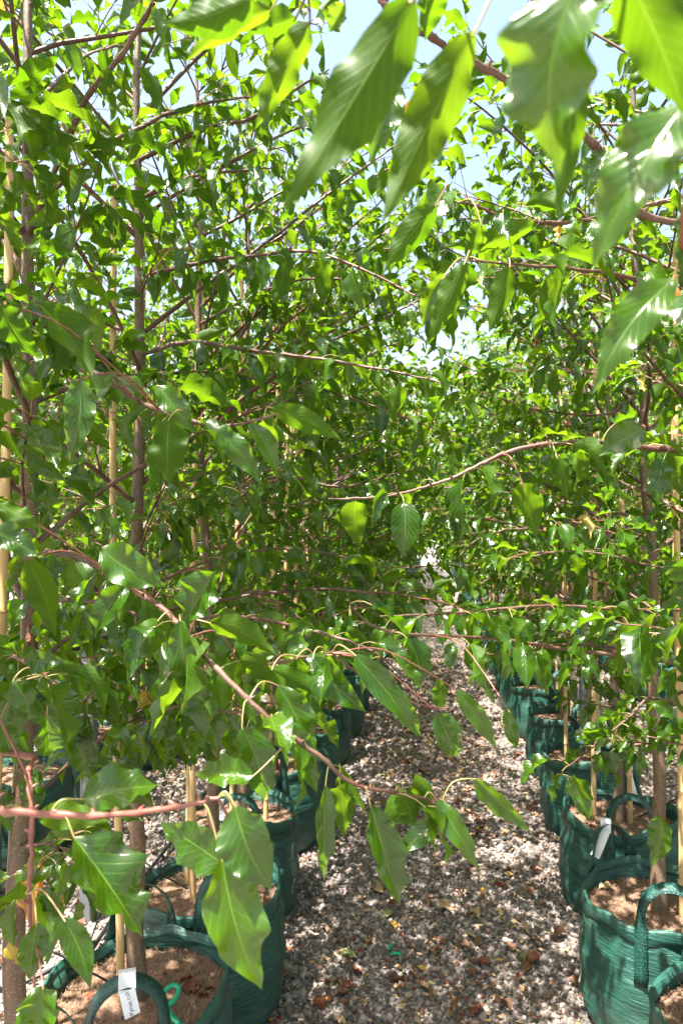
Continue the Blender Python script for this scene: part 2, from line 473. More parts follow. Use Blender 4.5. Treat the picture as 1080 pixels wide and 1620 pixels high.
def make_template(rng, spreading, nu=8, nv=4, pet_seg=3):
    """hanging leaf with petiole, origin where the petiole meets the twig, +Y away from the twig, unit: metres"""
    L = 0.079 * rng.uniform(0.75, 1.25); W = L * rng.uniform(0.39, 0.54)
    pl = rng.uniform(0.028, 0.045)
    if spreading:
        p0, p1, b1 = R(rng.uniform(20, 60)), R(rng.uniform(0, 30)), R(rng.uniform(-50, -5))
    else:
        p0, p1, b1 = R(rng.uniform(0, 40)), R(rng.uniform(-60, -15)), R(rng.uniform(-115, -60))
    side_bend = rng.uniform(-0.5, 0.5); roll0 = rng.uniform(-1.2, 1.2); twist = rng.uniform(-1.1, 1.1)
    # petiole
    m = 6; pts = [np.zeros(3)]
    for i in range(m):
        a = p0 + (p1 - p0) * (i + .5) / m
        pts.append(pts[-1] + np.array([0, math.cos(a), math.sin(a)]) * pl / m)
    pts = np.array(pts)
    c = [pts[-1]]; T = []
    for i in range(nu + 1):
        s = i / nu
        a = p1 + (b1 - p1) * s ** 0.8
        az = side_bend * s
        d = np.array([math.sin(az) * math.cos(a), math.cos(az) * math.cos(a), math.sin(a)])
        T.append(d)
        if i < nu: c.append(c[-1] + d * L / nu)
    c = np.array(c); T = np.array(T)
    sides = []; norms = []
    for i, d in enumerate(T):
        side = nrm(np.cross(d, [0, 0, 1])) if abs(d[2]) < 0.98 else np.array([1.0, 0, 0])
        if i and np.dot(side, sides_raw) < 0: side = -side
        sides_raw = side
        nn = np.cross(side, d)
        r = roll0 + twist * i / nu
        sd = side * math.cos(r) + nn * math.sin(r)
        nn2 = np.cross(sd, d)
        sides.append(sd); norms.append(nn2)
    args = (nu, nv, L, W, c, np.array(norms), np.array(sides), L * rng.uniform(0.045, 0.12), rng.uniform(1.7, 3.6), rng.uniform(0, 6), rng.uniform(0.25, 1.05))
    V, F, UV = blade(*args)
    return dict(V=V, F=F, UV=UV, pet=pts, pl=pl)

rt = random.Random(11)
def templ_set(n_hang, n_spread, nu, nv, seed):
    r = random.Random(seed)
    return [make_template(r, i >= n_hang, nu, nv) for i in range(n_hang + n_spread)]
T_HI = templ_set(12, 6, 10, 4, 5)
T_LO = templ_set(12, 6, 4, 2, 5)
N_HANG = 12

def add_petiole(mb, pts, r0, r1, mat, seg=3, step=2):
    p = pts[::step] if (len(pts) - 1) % step == 0 else pts
    tube(mb, p, np.linspace(r0, r1, len(p)), seg, mat, cap=False)

HI_MESH = []
for i, t in enumerate(T_HI):
    mb = MB()
    mb.add(t['V'], [t['F']], 0, t['UV'])
    add_petiole(mb, t['pet'], 0.0008, 0.0006, 1)
    HI_MESH.append(mb.mesh('leaf', [M['leaf'], M['petiole']]))
HI_RED = [m.copy() for m in HI_MESH[:4]]
for m in HI_RED: m.materials[0] = M['leaf_red']
HI_YEL = [m.copy() for m in HI_MESH[4:8]]
for m in HI_YEL: m.materials[0] = M['leaf_yellow']

# low version: blade + flat petiole ribbon
LOW = []
for t in T_LO:
    pts = t['pet'][[0, 3, 6]]
    rib = np.concatenate([pts + [0.0009, 0, 0.0003], pts - [0.0009, 0, 0.0003]])
    LOW.append(dict(V=t['V'], F=t['F'], UV=t['UV'], PV=rib, PF=np.array([(0, 1, 4, 3), (1, 2, 5, 4)])))

def join_leaves(nodes, name, parent=None, mats=None, mesh_only=False):
    """nodes: list of (pos(3), yaw, tilt, roll, scale, template index, rnd)"""
    mb = MB()
    by = {}
    for nd in nodes: by.setdefault(nd[5], []).append(nd)
    for k, lst in by.items():
        t = LOW[k]
        Rm = np.array([rotz(x[1]) @ rotx(x[2]) @ roty(x[3]) * x[4] for x in lst])
        pos = np.array([x[0] for x in lst]); rnd = np.array([x[6] for x in lst])
        for key, fk, mi in (('V', 'F', 0), ('PV', 'PF', 1)):
            V0 = t[key]; n0 = len(V0); m = len(lst)
            V = np.einsum('mij,nj->mni', Rm, V0) + pos[:, None, :]
            F = (t[fk][None] + (np.arange(m) * n0)[:, None, None]).reshape(-1, 4)
            uv = np.tile(t['UV'], (m, 1)) if key == 'V' else None
            mb.add(V.reshape(-1, 3), [F], mi, uv, np.repeat(rnd, n0))
    me = mb.mesh(name, mats or [M['leaf'], M['petiole']])
    if mesh_only: return me
    o = link(name, me, parent); o['kind'] = 'stuff'
    return o

# ------------------------------------------------------------------ tree skeletons
def skeleton(rng, H=3.4, dens=1.0, blocked=None, aisle=None, extra=0):
    """returns trunk(pts,radii), branches[list of dict(pts,r,twigs,nodes)] in tree coordinates"""
    n = 16
    z = np.linspace(0.33, H, n)
    x = np.zeros(n); y = np.zeros(n)
    lean = (rng.uniform(-.03, .03), rng.uniform(-.03, .03))
    for i in range(1, n):
        x[i] = x[i-1] + rng.gauss(0, .008) + lean[0] * 0.12
        y[i] = y[i-1] + rng.gauss(0, .008) + lean[1] * 0.12
    tp = np.stack([x, y, z], 1)
    f = (z - z[0]) / (H - z[0])
    tr = 0.0185 * (1 - f) ** 0.75 + 0.0028
    tr[0] *= 1.25; tr[1] *= 1.05
    tps = catmull(tp, 4)
    trs = np.interp(np.linspace(0, 1, len(tps)), np.linspace(0, 1, n), tr)
    trs = trs * (1 + np.array([rng.uniform(-.04, .06) for _ in trs]))
    branches = []
    nb = int(33 * dens)
    az = rng.uniform(0, 6.28)
    for k in range(nb + extra):
        ex = k >= nb
        u = (k + rng.uniform(0, .8)) / nb if not ex else rng.uniform(.06, .58)
        zb = 0.86 + (H - 0.12 - 0.86) * u
        az += 2.4 + rng.uniform(-.5, .5)
        if ex: az = (0 if aisle > 0 else math.pi) + rng.uniform(-.7, .7)
        i = int(np.searchsorted(tps[:, 2], zb)); i = min(i, len(tps) - 1)
        start = tps[i]
        hfrac = (zb - .8) / (H - .8)
        reach = (0.74 + 0.36 * math.sin(hfrac * 3.0)) * (1 - 0.72 * max(0, hfrac - .5) / .5) * rng.uniform(.6, 1.2)
        if zb < 1.0: reach *= 0.65
        if ex: reach = rng.uniform(.75, 1.05)
        el0 = R(rng.uniform(5, 35) + 35 * hfrac)
        el1 = R(rng.uniform(-35, 10) + 55 * hfrac)
        if rng.random() < 0.22: el0 = R(rng.uniform(40, 65)); el1 = R(rng.uniform(30, 60))
        m = max(5, int(reach / 0.07))
        pts = [start]; a = az
        for q in range(m):
            s = (q + .5) / m
            el = el0 + (el1 - el0) * s
            a += rng.gauss(0, .10)
            d = np.array([math.cos(a) * math.cos(el), math.sin(a) * math.cos(el), math.sin(el) + rng.gauss(0, .05)])
            pts.append(pts[-1] + d * reach / m)
            if blocked and blocked(pts[-1]): pts.pop(); break
        if len(pts) < 3: continue
        pts = np.array(pts)
        ln = reach * (len(pts) - 1) / m
        r0 = 0.0025 + 0.0042 * ln
        rad = np.linspace(r0, 0.0013, len(pts))
        br = dict(pts=pts, r=rad, twigs=[], nodes=[])
        # leaves along a polyline
        def leaves_on(pp, spacing, start_s, spread_p):
            seglen = np.linalg.norm(np.diff(pp, axis=0), axis=1); tot = seglen.sum()
            s = start_s * tot; side = rng.choice((-1, 1))
            cum = np.concatenate([[0], np.cumsum(seglen)])
            while s < tot:
                j = min(int(np.searchsorted(cum, s)) - 1, len(seglen) - 1); j = max(j, 0)
                f2 = (s - cum[j]) / seglen[j]
                pos = pp[j] * (1 - f2) + pp[j+1] * f2
                dd = pp[j+1] - pp[j]; ba = math.atan2(dd[1], dd[0])
                side = -side
                ya = ba + side * rng.uniform(.5, 1.6) - math.pi / 2
                sp = rng.random() < spread_p
                ti = rng.randrange(N_HANG, N_HANG + 6) if sp else rng.randrange(N_HANG)
                br['nodes'].append((pos, ya, rng.gauss(0, .38), rng.gauss(0, .4), rng.uniform(.65, 1.2), ti, rng.random()))
                if rng.random() < .3:
                    br['nodes'].append((pos, ya + rng.uniform(-1, 1), rng.gauss(0, .3), rng.gauss(0, .3), rng.uniform(.6, 1.0), rng.randrange(N_HANG), rng.random()))
                s += spacing * rng.uniform(.6, 1.4)
            # tip
            dd = pp[-1] - pp[-2]; ba = math.atan2(dd[1], dd[0])
            for q in range(3):
                br['nodes'].append((pp[-1], ba - math.pi / 2 + (q - 1) * .8, rng.gauss(0.1, .3), rng.gauss(0, .3), rng.uniform(.7, 1.0), rng.randrange(N_HANG, N_HANG + 6) if rng.random() < spread_p + .2 else rng.randrange(N_HANG), rng.random()))
        spread_p = 0.15 + 0.5 * hfrac
        leaves_on(pts, 0.043 * (1 + 1.6 * hfrac), 0.24, spread_p)
        s = 0.33
        while s < 0.97:
            j = int(s * (len(pts) - 1)); p0 = pts[j]
            dd = nrm(pts[min(j+1, len(pts)-1)] - pts[max(j-1, 0)])
            ba = math.atan2(dd[1], dd[0]) + rng.choice((-1, 1)) * rng.uniform(.5, 1.1)
            tl = rng.uniform(.07, .24) * (1.15 - s * .5)
            tpnts = [p0]
            e = math.asin(max(-1, min(1, dd[2]))) + rng.uniform(-.3, .5)
            for q in range(4):
                e -= rng.uniform(-.02, .18)
                tpnts.append(tpnts[-1] + np.array([math.cos(ba) * math.cos(e), math.sin(ba) * math.cos(e), math.sin(e)]) * tl / 4)
            tpnts = np.array(tpnts)
            if not (blocked and blocked(tpnts[-1])):
                br['twigs'].append(tpnts)
                leaves_on(tpnts, 0.034 * (1 + 1.4 * hfrac), 0.2, spread_p)
            s += 0.10 * (1 + .7 * hfrac) / max(reach, .2) * rng.uniform(.7, 1.4)
        if blocked: br['nodes'] = [q for q in br['nodes'] if not blocked(q[0])]
        branches.append(br)
    # leader shoots at the very top
    return dict(tp=tps, tr=trs, br=branches, H=H)

def trunk_mb(sk, seg=10, rng=None):
    mb = MB()
    tube(mb, sk['tp'], sk['tr'], seg, 0)
    if rng:
        # pruning knots
        for k in range(5):
            i = rng.randrange(4, len(sk['tp']) // 2)
            a = rng.uniform(0, 6.28); d = np.array([math.cos(a), math.sin(a), .35])
            p = sk['tp'][i]; r = sk['tr'][i]
            tube(mb, [p + d * r * .5, p + d * (r + .003), p + d * (r + .006)], [.009, .0075, .005], 8, 0)
    return mb

def branch_mb(br, mb=None, seg=6):
    mb = mb or MB()
    tube(mb, br['pts'], br['r'], seg, 0)
    for t in br['twigs']:
        tube(mb, t, np.linspace(.0017, .0009, len(t)), 4 if seg > 4 else 3, 1, cap=False)
    return mb

# ------------------------------------------------------------------ hand placed branches in front of the camera
# world polyline helpers: every entry is (pixel x, pixel y, distance)
def HB(*pts): return [P(*p) for p in pts]
LN = []   # filled below: rows
X_L = [-0.78] * 60
LEFT = [(-0.78, -0.45), (-0.79, 0.12), (-0.80, 0.66), (-0.775, 1.23), (-0.755, 1.73), (-0.735, 2.22), (-0.80, 2.82), (-0.80, 3.42), (-0.79, 4.02), (-0.80, 4.62)]
while LEFT[-1][1] < 26: LEFT.append((-0.79 + random.Random(len(LEFT)).uniform(-.03, .03), LEFT[-1][1] + 0.61))
RIGHT = [(0.76, -0.3), (0.77, 0.4), (0.78, 1.08), (0.75, 1.79), (0.695, 2.33), (0.748, 3.02), (0.785, 3.76), (0.80, 4.53), (0.79, 5.35)]
while RIGHT[-1][1] < 26: RIGHT.append((0.79 + random.Random(len(RIGHT)).uniform(-.03, .03), RIGHT[-1][1] + 0.72))

def trunk_pt(row, i, z): return np.array([row[i][0], row[i][1], z])

HEROB = {
 # key: (owner side, owner index, polyline, r0, r1, leaf fill spacing or None, material slot)
 'b2': ('L', 3, [trunk_pt(LEFT, 3, 1.52)] + HB((130, 885, 1.05), (200, 925, .95), (265, 970, .88), (345, 1060, .82), (430, 1140, .80), (510, 1200, .80), (560, 1240, .80), (640, 1257, .82), (690, 1272, .83), (735, 1310, .85)), .0044, .0013, .085, 0),
 'b3': ('L', 3, [trunk_pt(LEFT, 3, 1.90)] + HB((150, 590, 1.1), (230, 640, 1.0), (330, 672, .95), (390, 668, .95), (440, 655, .95)), .0048, .0012, .075, 0),
 'b1': ('L', 2, [trunk_pt(LEFT, 2, 1.12)] + HB((-60, 1280, .62), (0, 1283, .60), (150, 1290, .58), (290, 1275, .56), (345, 1262, .56)), .0045, .0014, None, 1),
 'b1v': ('L', 2, [trunk_pt(LEFT, 2, 1.30)] + HB((10, 1190, .80), (45, 1230, .75), (50, 1330, .72), (47, 1440, .70), (55, 1560, .68)), .0040, .0014, None, 1),
 'b4': ('L', 3, [trunk_pt(LEFT, 3, 2.13)] + HB((130, 170, 1.18), (190, 90, 1.12), (245, 0, 1.06), (265, -60, 1.02)), .0052, .0030, .09, 0),
 'b14': ('L', 4, [trunk_pt(LEFT, 4, 1.13)] + HB((230, 1066, 1.45), (330, 1060, 1.2), (400, 1055, 1.05), (480, 1040, .95), (525, 1033, .92)), .0046, .0013, .05, 0),
 'b10': ('L', 4, [trunk_pt(LEFT, 4, 2.02)] + HB((300, 541, 1.75), (400, 555, 1.6), (520, 570, 1.5), (640, 592, 1.42), (720, 612, 1.38)), .0060, .0012, .05, 0),
 'b11': ('L', 4, [trunk_pt(LEFT, 4, 2.40)] + HB((300, 280, 1.7), (380, 270, 1.6), (440, 264, 1.55)), .0055, .0013, .05, 0),
 'b12': ('L', 4, [trunk_pt(LEFT, 4, 2.50)] + HB((320, 205, 1.7), (395, 188, 1.6), (470, 140, 1.5), (520, 110, 1.45)), .0060, .0013, .05, 0),
 'b13': ('L', 4, [trunk_pt(LEFT, 4, 2.18)] + HB((320, 415, 1.7), (400, 405, 1.6), (490, 398, 1.52), (570, 425, 1.46), (650, 465, 1.42), (690, 485, 1.4)), .0055, .0012, .05, 0),
 'b6': ('R', 2, [trunk_pt(RIGHT, 2, 1.64)] + HB((1090, 712, 1.05), (950, 700, 1.05), (830, 708, 1.05), (760, 735, 1.05), (700, 762, 1.05), (610, 785, 1.05), (520, 790, 1.05)), .0050, .0012, .055, 0),
 'b7': ('R', 3, [trunk_pt(RIGHT, 3, 1.20)] + HB((1030, 1043, 1.55), (900, 1028, 1.45), (780, 1010, 1.38), (620, 1000, 1.3), (560, 965, 1.25), (545, 920, 1.22)), .0050, .0012, .055, 0),
 'b7b': ('R', 3, [trunk_pt(RIGHT, 3, 1.36)] + HB((1000, 965, 1.6), (870, 958, 1.5), (720, 970, 1.4), (600, 975, 1.35)), .0045, .0012, .055, 0),
 'b8': ('R', 2, [trunk_pt(RIGHT, 2, 1.98)] + HB((1060, 350, 1.0), (960, 250, .9), (870, 165, .8), (760, 105, .72), (700, 70, .68), (630, 30, .64), (600, 0, .62)), .0056, .0024, None, 0),
 'b9': ('R', 1, [trunk_pt(RIGHT, 1, 1.86)] + HB((1250, -40, .45), (1100, -70, .36), (930, -85, .34), (820, -30, .36), (680, -30, .38), (560, -40, .42), (440, -40, .45)), .0040, .0015, None, 1),
 'b9c': ('R', 1, [trunk_pt(RIGHT, 1, 1.75)] + HB((1250, 90, .48), (1150, 130, .36), (1100, 200, .33), (1085, 320, .36), (1075, 425, .41)), .0034, .0014, None, 1),
 'b15': ('R', 2, [trunk_pt(RIGHT, 2, 2.08)] + HB((1000, 330, 1.15), (920, 350, 1.05), (860, 352, 1.0), (800, 345, .97), (740, 322, .95), (690, 322, .93)), .0042, .0012, .06, 0),
 'b16': ('R', 3, [trunk_pt(RIGHT, 3, 1.06)] + HB((1040, 1105, 1.75), (1000, 1130, 1.7), (940, 1180, 1.6), (880, 1225, 1.52)), .0040, .0012, .035, 0),
 'b17': ('R', 2, [trunk_pt(RIGHT, 2, 1.90)] + HB((1090, 480, 1.1), (1000, 440, 1.0), (900, 425, .95), (810, 418, .92), (740, 412, .9)), .0040, .0012, .08, 0),
 'b19': ('L', 4, [trunk_pt(LEFT, 4, 1.28)] + HB((290, 985, 1.45), (360, 975, 1.3), (440, 985, 1.2), (520, 1005, 1.15), (590, 1030, 1.12), (640, 1075, 1.1)), .0046, .0012, .045, 0),
 'b20': ('L', 4, [trunk_pt(LEFT, 4, 1.02)] + HB((270, 1120, 1.4), (340, 1125, 1.2), (410, 1130, 1.1), (470, 1150, 1.05)), .0042, .0012, .045, 0),
 'b21': ('L', 3, [trunk_pt(LEFT, 3, 1.42)] + HB((120, 950, 1.2), (190, 960, 1.1), (250, 1000, 1.05), (300, 1060, 1.0)), .0042, .0012, .045, 0),
 'b22': ('R', 4, [trunk_pt(RIGHT, 4, 1.98)] + HB((960, 655, 2.2), (850, 648, 2.1), (790, 630, 2.0), (730, 610, 1.95)), .0050, .0012, .045, 0),
 'b23': ('L', 5, [trunk_pt(LEFT, 5, 1.86)] + HB((430, 600, 2.2), (540, 625, 2.15), (650, 665, 2.05), (720, 690, 2.0)), .0050, .0012, .045, 0),
 'b24': ('L', 5, [trunk_pt(LEFT, 5, 2.25)] + HB((430, 455, 2.2), (520, 440, 2.1), (600, 458, 2.05), (690, 500, 2.0)), .0050, .0012, .045, 0),
 'b25': ('R', 4, [trunk_pt(RIGHT, 4, 2.30)] + HB((950, 480, 2.2), (830, 440, 2.1), (720, 400, 2.0), (650, 345, 1.95)), .0052, .0012, .05, 0),
 'b26': ('L', 5, [trunk_pt(LEFT, 5, 1.46)] + HB((440, 868, 2.2), (540, 880, 2.1), (610, 905, 2.0), (660, 950, 1.95)), .0046, .0012, .045, 0),
 'b27': ('R', 4, [trunk_pt(RIGHT, 4, 1.52)] + HB((920, 830, 2.2), (820, 838, 2.1), (760, 850, 2.0), (720, 885, 1.95)), .0046, .0012, .045, 0),
 'b28': ('L', 5, [trunk_pt(LEFT, 5, 1.64)] + HB((440, 755, 2.2), (540, 770, 2.1), (640, 745, 2.0), (700, 735, 1.95)), .0046, .0012, .045, 0),
 'b18': ('L', 3, [trunk_pt(LEFT, 3, 1.36)] + HB((40, 1075, 1.15), (20, 1040, .95), (60, 1060, .85), (90, 1085, .8)), .0040, .0013, .05, 1),
}
# hand placed leaves: base x,y, tip x,y, width px, distance, face T/U, branch
HEROL = [
 (655,-5, 450,330, 108, .33,'U','b9'), (752,48, 603,355, 92, .36,'U','b9'), (628,132, 585,262, 58, .58,'T','b8'),
 (490,35, 403,205, 58, .52,'U','b9'), (468,28, 384,50, 46, .55,'U','b9'), (430,15, 293,98, 44, .50,'U','b9'),
 (400,-5, 255,38, 70, .42,'U','b9'), (545,5, 520,52, 34, .5,'T','b9'), (690,-10, 672,65, 50, .55,'U','b8'),
 (915,-45, 885,275, 150, .25,'T','b9'), (990,-40, 1085,190, 120, .26,'U','b9'), (1080,165, 935,430, 105, .30,'T','b9c'),
 (1065,440, 935,625, 66, .42,'T','b9c'), (905,60, 880,350, 60, .33,'U','b9'), (1090,330,1075,450, 50,.4,'T','b9c'),
 (1000,340, 955,400, 34, .93,'U','b8'), (820,130, 800,60, 40,.74,'U','b8'), (960,240, 925,310, 45,.88,'T','b8'),
 (1020,678, 946,722, 54, .95,'T','b6'), (826,765, 848,852, 50, 1.0,'U','b6'), (880,722, 895,790, 30, 1.0,'U','b6'),
 (735,415, 676,548, 42, .85,'U','b17'), (700,440, 668,520, 34, .88,'T','b17'), (690,322, 606,432, 50, .8,'U','b15'),
 (806,420, 772,528, 38, .9,'U','b17'), (760,352, 735,415, 36, .9,'U','b15'), (850,355, 700,390, 40, .95,'U','b15'),
 (60,478, 147,598, 60, .85,'U','b3'), (127,600, 110,732, 48, .85,'T','b3'), (0,482, 62,568, 48, .75,'U','b3'),
 (430,645, 542,697, 38, .95,'U','b3'), (325,672, 415,768, 42, .93,'T','b3'), (268,662, 268,768, 62, .92,'U','b3'),
 (242,690, 236,782, 36, .92,'U','b3'), (250,610, 310,690, 40, .95,'T','b3'), (395,668, 440,760, 34, .95,'T','b3'),
 (160,868, 262,928, 64, .8,'T','b2'), (340,905, 285,995, 64, .82,'T','b2'), (252,980, 200,1062, 50, .85,'U','b2'),
 (45,885, 88,1008, 52, .85,'U','b2'), (285,980, 324,1112, 46, .82,'T','b2'), (-15,838, 62,882, 48, .6,'T','b1v'),
 (-5,795, 64,838, 38, .75,'U','b2'), (200,925, 150,1010, 44, .88,'T','b2'), (330,985, 438,1037, 42, .85,'U','b2'),
 (38,1042, 106,1045, 38, .8,'T','b18'), (22,1075, 50,1130, 44, .8,'T','b18'), (62,1078, 112,1154, 44, .8,'T','b18'),
 (75,1130, 82,1198, 50, .82,'T','b18'), (0,1140, 20,1200, 40, .8,'T','b18'),
 (130,1264, 252,1243, 68, .60,'T','b1'), (118,1325, 226,1484, 98, .58,'T','b1'), (355,1368, 254,1302, 64, .60,'T','b1'),
 (350,1355, 414,1565, 94, .55,'T','b1'), (372,1275, 430,1408, 84, .555,'T','b1'), (375,1290, 425,1400, 40, .57,'U','b1'),
 (383,1150, 418,1268, 60, .78,'T','b2'), (400,1228, 308,1226, 50, .75,'T','b2'), (58,1460, 48,1552, 46, .66,'T','b1v'),
 (100,1452, 144,1566, 44, .66,'T','b1v'), (68,1558, 72,1650, 66, .62,'T','b1v'), (60,1290, 175,1300, 45, .62,'U','b1'),
 (495,1040, 580,1127, 50, .88,'T','b14'), (560,1035, 662,1168, 42, .88,'T','b14'), (440,1085, 492,1215, 54, .84,'T','b2'),
 (455,1140, 502,1255, 44, .82,'T','b2'), (430,1060, 520,1110, 36, .9,'U','b14'), (470,1040, 465,1140, 40, .92,'U','b14'),
 (515,1242, 512,1392, 32, .80,'T','b2'), (537,1242, 542,1328, 42, .81,'U','b2'), (585,1272, 632,1432, 58, .80,'T','b2'),
 (636,1255, 656,1314, 40, .83,'U','b2'), (690,1265, 758,1377, 34, .83,'T','b2'), (750,1232, 840,1317, 34, .85,'T','b2'),
 (690,1127, 724,1197, 44, .95,'T','b14'), (722,1092, 786,1187, 30, 1.0,'T','b14'), (700,1120, 692,1072, 28, .95,'U','b14'),
 (620,1085, 665,1165, 34, .92,'T','b14'), (800,1118, 816,1187, 24, 1.1,'T','b7'),
 (1045,1290, 1028,1372, 36, 1.6,'T','b16'), (375,1045, 350,1130, 44, .95,'U','b2'),
]
hero_owner = {}
for k, v in HEROB.items(): hero_owner.setdefault((v[0], v[1]), []).append(k)

def hero_leaf(rng, bx, by, tx, ty, wpx, t, face, branch_pts):
    B = P(bx, by, t); Tp = P(tx, ty, t + rng.uniform(-.01, .035))
    y = Tp - B; L = np.linalg.norm(y); y = y / L
    toc = nrm(CAMP - (B + Tp) / 2)
    n0 = nrm(toc - y * np.dot(toc, y))
    if face == 'U': n0 = -n0
    roll = rng.uniform(-.55, .55)
    x = np.cross(y, n0)
    nn = n0 * math.cos(roll) + x * math.sin(roll)
    x = np.cross(y, nn)
    W = wpx / FPX * t / max(.75, math.cos(roll))
    nu, nv = 26, 8
    s = np.linspace(0, 1, nu + 1)
    bend = rng.uniform(.03, .12) * L * rng.choice((1, 1, 1, -.5)); sb = rng.uniform(-.07, .07) * L
    center = B + np.outer(s * L, y) + np.outer(np.sin(s * np.pi) * bend, nn) + np.outer(np.sin(s * np.pi) * sb, x)
    tw = rng.uniform(-.5, .5) * (s - .5)
    sides = np.outer(np.cos(tw), x) + np.outer(np.sin(tw), nn)
    norms = np.outer(np.cos(tw), nn) - np.outer(np.sin(tw), x)
    V, F, UV = blade(nu, nv, L, W, center, norms, sides, W * rng.uniform(.07, .17), rng.uniform(1.8, 3.6), rng.uniform(0, 6), rng.uniform(.15, .65), .012, rng.uniform(.02, .055))
    # top must face its normal: flip winding so that front = +nn
    v0, v1, v2 = V[F[60][0]], V[F[60][1]], V[F[60][2]]
    if np.dot(np.cross(v1 - v0, v2 - v0), nn) < 0: F = F[:, ::-1]
    d = np.linalg.norm(branch_pts - (B - y * .02), axis=1); j = int(np.argmin(d)); A = branch_pts[j]
    mid = (A + B) / 2 + np.array([0, 0, .006]) - y * .15 * np.linalg.norm(A - B)
    pts = catmull([A, mid, B, B + y * .01], 4)
    return V, F, UV, pts[:-3], np.linalg.norm(A - B)

# ------------------------------------------------------------------ clearances (where people walk and stood)
def blocked_at(ox, oy):
    def f(p):
        X, Y, Z = p[0] + ox, p[1] + oy, p[2]
        if X * X + Y * Y + (Z - CAM_H) ** 2 < 0.80 ** 2: return True
        if Y > 0.2 and Y < 1.5 and abs(X + 0.13 * Y) < 0.42 and Z < 2.35: return True
        if abs(X) < 0.40 and Y > -1 and Z < max(1.02, 1.50 - 0.16 * Y): return True
        if Y > 2.2 and -.10 < X < .05 and Z < 1.46: return True
        return False
    return f

# ------------------------------------------------------------------ tree builders
def detailed_tree(row, side, i, seed, label, H=3.4, nmax=300):
    ox, oy = row[i]
    rng = random.Random(seed)
    root = empty('pear_tree', (ox, oy, 0))
    tag(root, label, 'tree', 'young pear trees in rows')
    sk = skeleton(rng, H, 1.0, blocked_at(ox, oy), 1 if side == 'L' else -1, 0 if oy < 2.0 else 6)
    trunk_mb(sk, 12, rng).build('trunk', M['bark'], root)
    off = np.array([ox, oy, 0.0])
    count = 0
    for k in hero_owner.get((side, i), []):
        s_, i_, pl, r0, r1, fill, slot = HEROB[k]
        pl = [np.array(q) for q in pl]
        # snap the start to the real trunk
        j = int(np.argmin(np.abs(sk['tp'][:, 2] - pl[0][2]))); pl[0] = sk['tp'][j] + off
        pts = catmull(pl, 9)
        pts = pts + np.array([[rng.gauss(0, .0005) for _ in range(3)] for _ in pts])
        mb = MB()
        rads = np.linspace(r0, r1, len(pts)) * np.array([1 + rng.uniform(-.04, .06) for _ in pts])
        q_ = 3
        while q_ < len(pts) - 2:      # swollen nodes with a small bud
            rads[q_] *= 1.28
            a_ = rng.uniform(0, 6.28); dv = nrm(np.array([math.cos(a_), math.sin(a_), .6])); rb_ = rads[q_]
            c_ = pts[q_] - off
            tube(mb, [c_ + dv * rb_ * .6, c_ + dv * (rb_ + .002), c_ + dv * (rb_ + .0055)], [.0018, .0019, .0004], 6, slot)
            q_ += rng.choice((3, 4, 5))
        tube(mb, pts - off, rads, 8, slot)
        mb.build('branch', [M['branch'], M['twig']], root)
        for h in HEROL:
            if h[7] != k: continue
            V, F, UV, pet, pd = hero_leaf(rng, *h[:7], pts)
            mb = MB(); mb.add(V - off, [F], 0, UV, rng.random())
            tube(mb, pet - off, np.linspace(.0010, .0007, len(pet)) if pd < .07 else np.linspace(.0014, .0008, len(pet)), 5, 1 if pd < .07 else 2, cap=False)
            mb.build('leaf', [M['leaf'], M['petiole'], M['twig']], root); count += 1
        if fill:
            L = 0; sd = 1
            for a, b in zip(pts[:-1], pts[1:]):
                L += np.linalg.norm(b - a)
                if L > fill and  np.linalg.norm(b - CAMP) > .75:
                    L = 0; sd = -sd; dd = b - a
                    ya = math.atan2(dd[1], dd[0]) + sd * rng.uniform(.5, 1.5) - math.pi / 2
                    for q in range(rng.choice((1, 2, 2, 3))):
                        o = link('leaf', HI_MESH[rng.randrange(N_HANG)], root)
                        o.matrix_local = Matrix.LocRotScale(Vector(b - off), Matrix((rotz(ya + q * 1.1) @ rotx(rng.gauss(0, .2)) @ roty(rng.gauss(0, .2))).tolist()).to_quaternion(), Vector([rng.uniform(.8, 1.1)] * 3))
                        count += 1
    nodes = []
    for br in sk['br']:
        branch_mb(br).build('branch', [M['branch'], M['twig']], root)
        nodes += br['nodes']
    sc_ = []
    for q, nd in enumerate(nodes):
        px, py, t = to_px(nd[0] + off)
        vis = (-60 < px < 1140 and -60 < py < 1680 and t > 0)
        sc_.append(((0 if vis else 1), t, q))
    sc_.sort()
    pick = [q for v, t, q in sc_[:max(0, nmax - count)] if v == 0]
    ps = set(pick)
    for q in pick:
        nd = nodes[q]
        r = rng.random()
        me = HI_MESH[nd[5]]
        if r < 0.006: me = rng.choice(HI_RED)
        elif r < 0.014: me = rng.choice(HI_YEL)
        o = link('leaf', me, root)
        o.matrix_local = Matrix.LocRotScale(Vector(nd[0]), Matrix((rotz(nd[1]) @ rotx(nd[2]) @ roty(nd[3])).tolist()).to_quaternion(), Vector([nd[4]] * 3))
    rest = [nd for q, nd in enumerate(nodes) if q not in ps]
    if rest: join_leaves(rest, 'leaves', root)
    return root

# shared meshes for the trees further away
GEN = []
for g in range(6):
    rng = random.Random(700 + g)
    sk = skeleton(rng, 3.4 + rng.uniform(-.2, .25), 0.95)
    tm = trunk_mb(sk, 8).mesh('trunk', [M['bark']])
    mb = MB()
    for br in sk['br']: branch_mb(br, mb, 4)
    bm_ = mb.mesh('branches', [M['branch'], M['twig']])
    nodes = [n_ for br in sk['br'] for n_ in br['nodes']]
    lm = join_leaves(nodes, 'leaves', mesh_only=True)
    GEN.append((tm, bm_, lm))

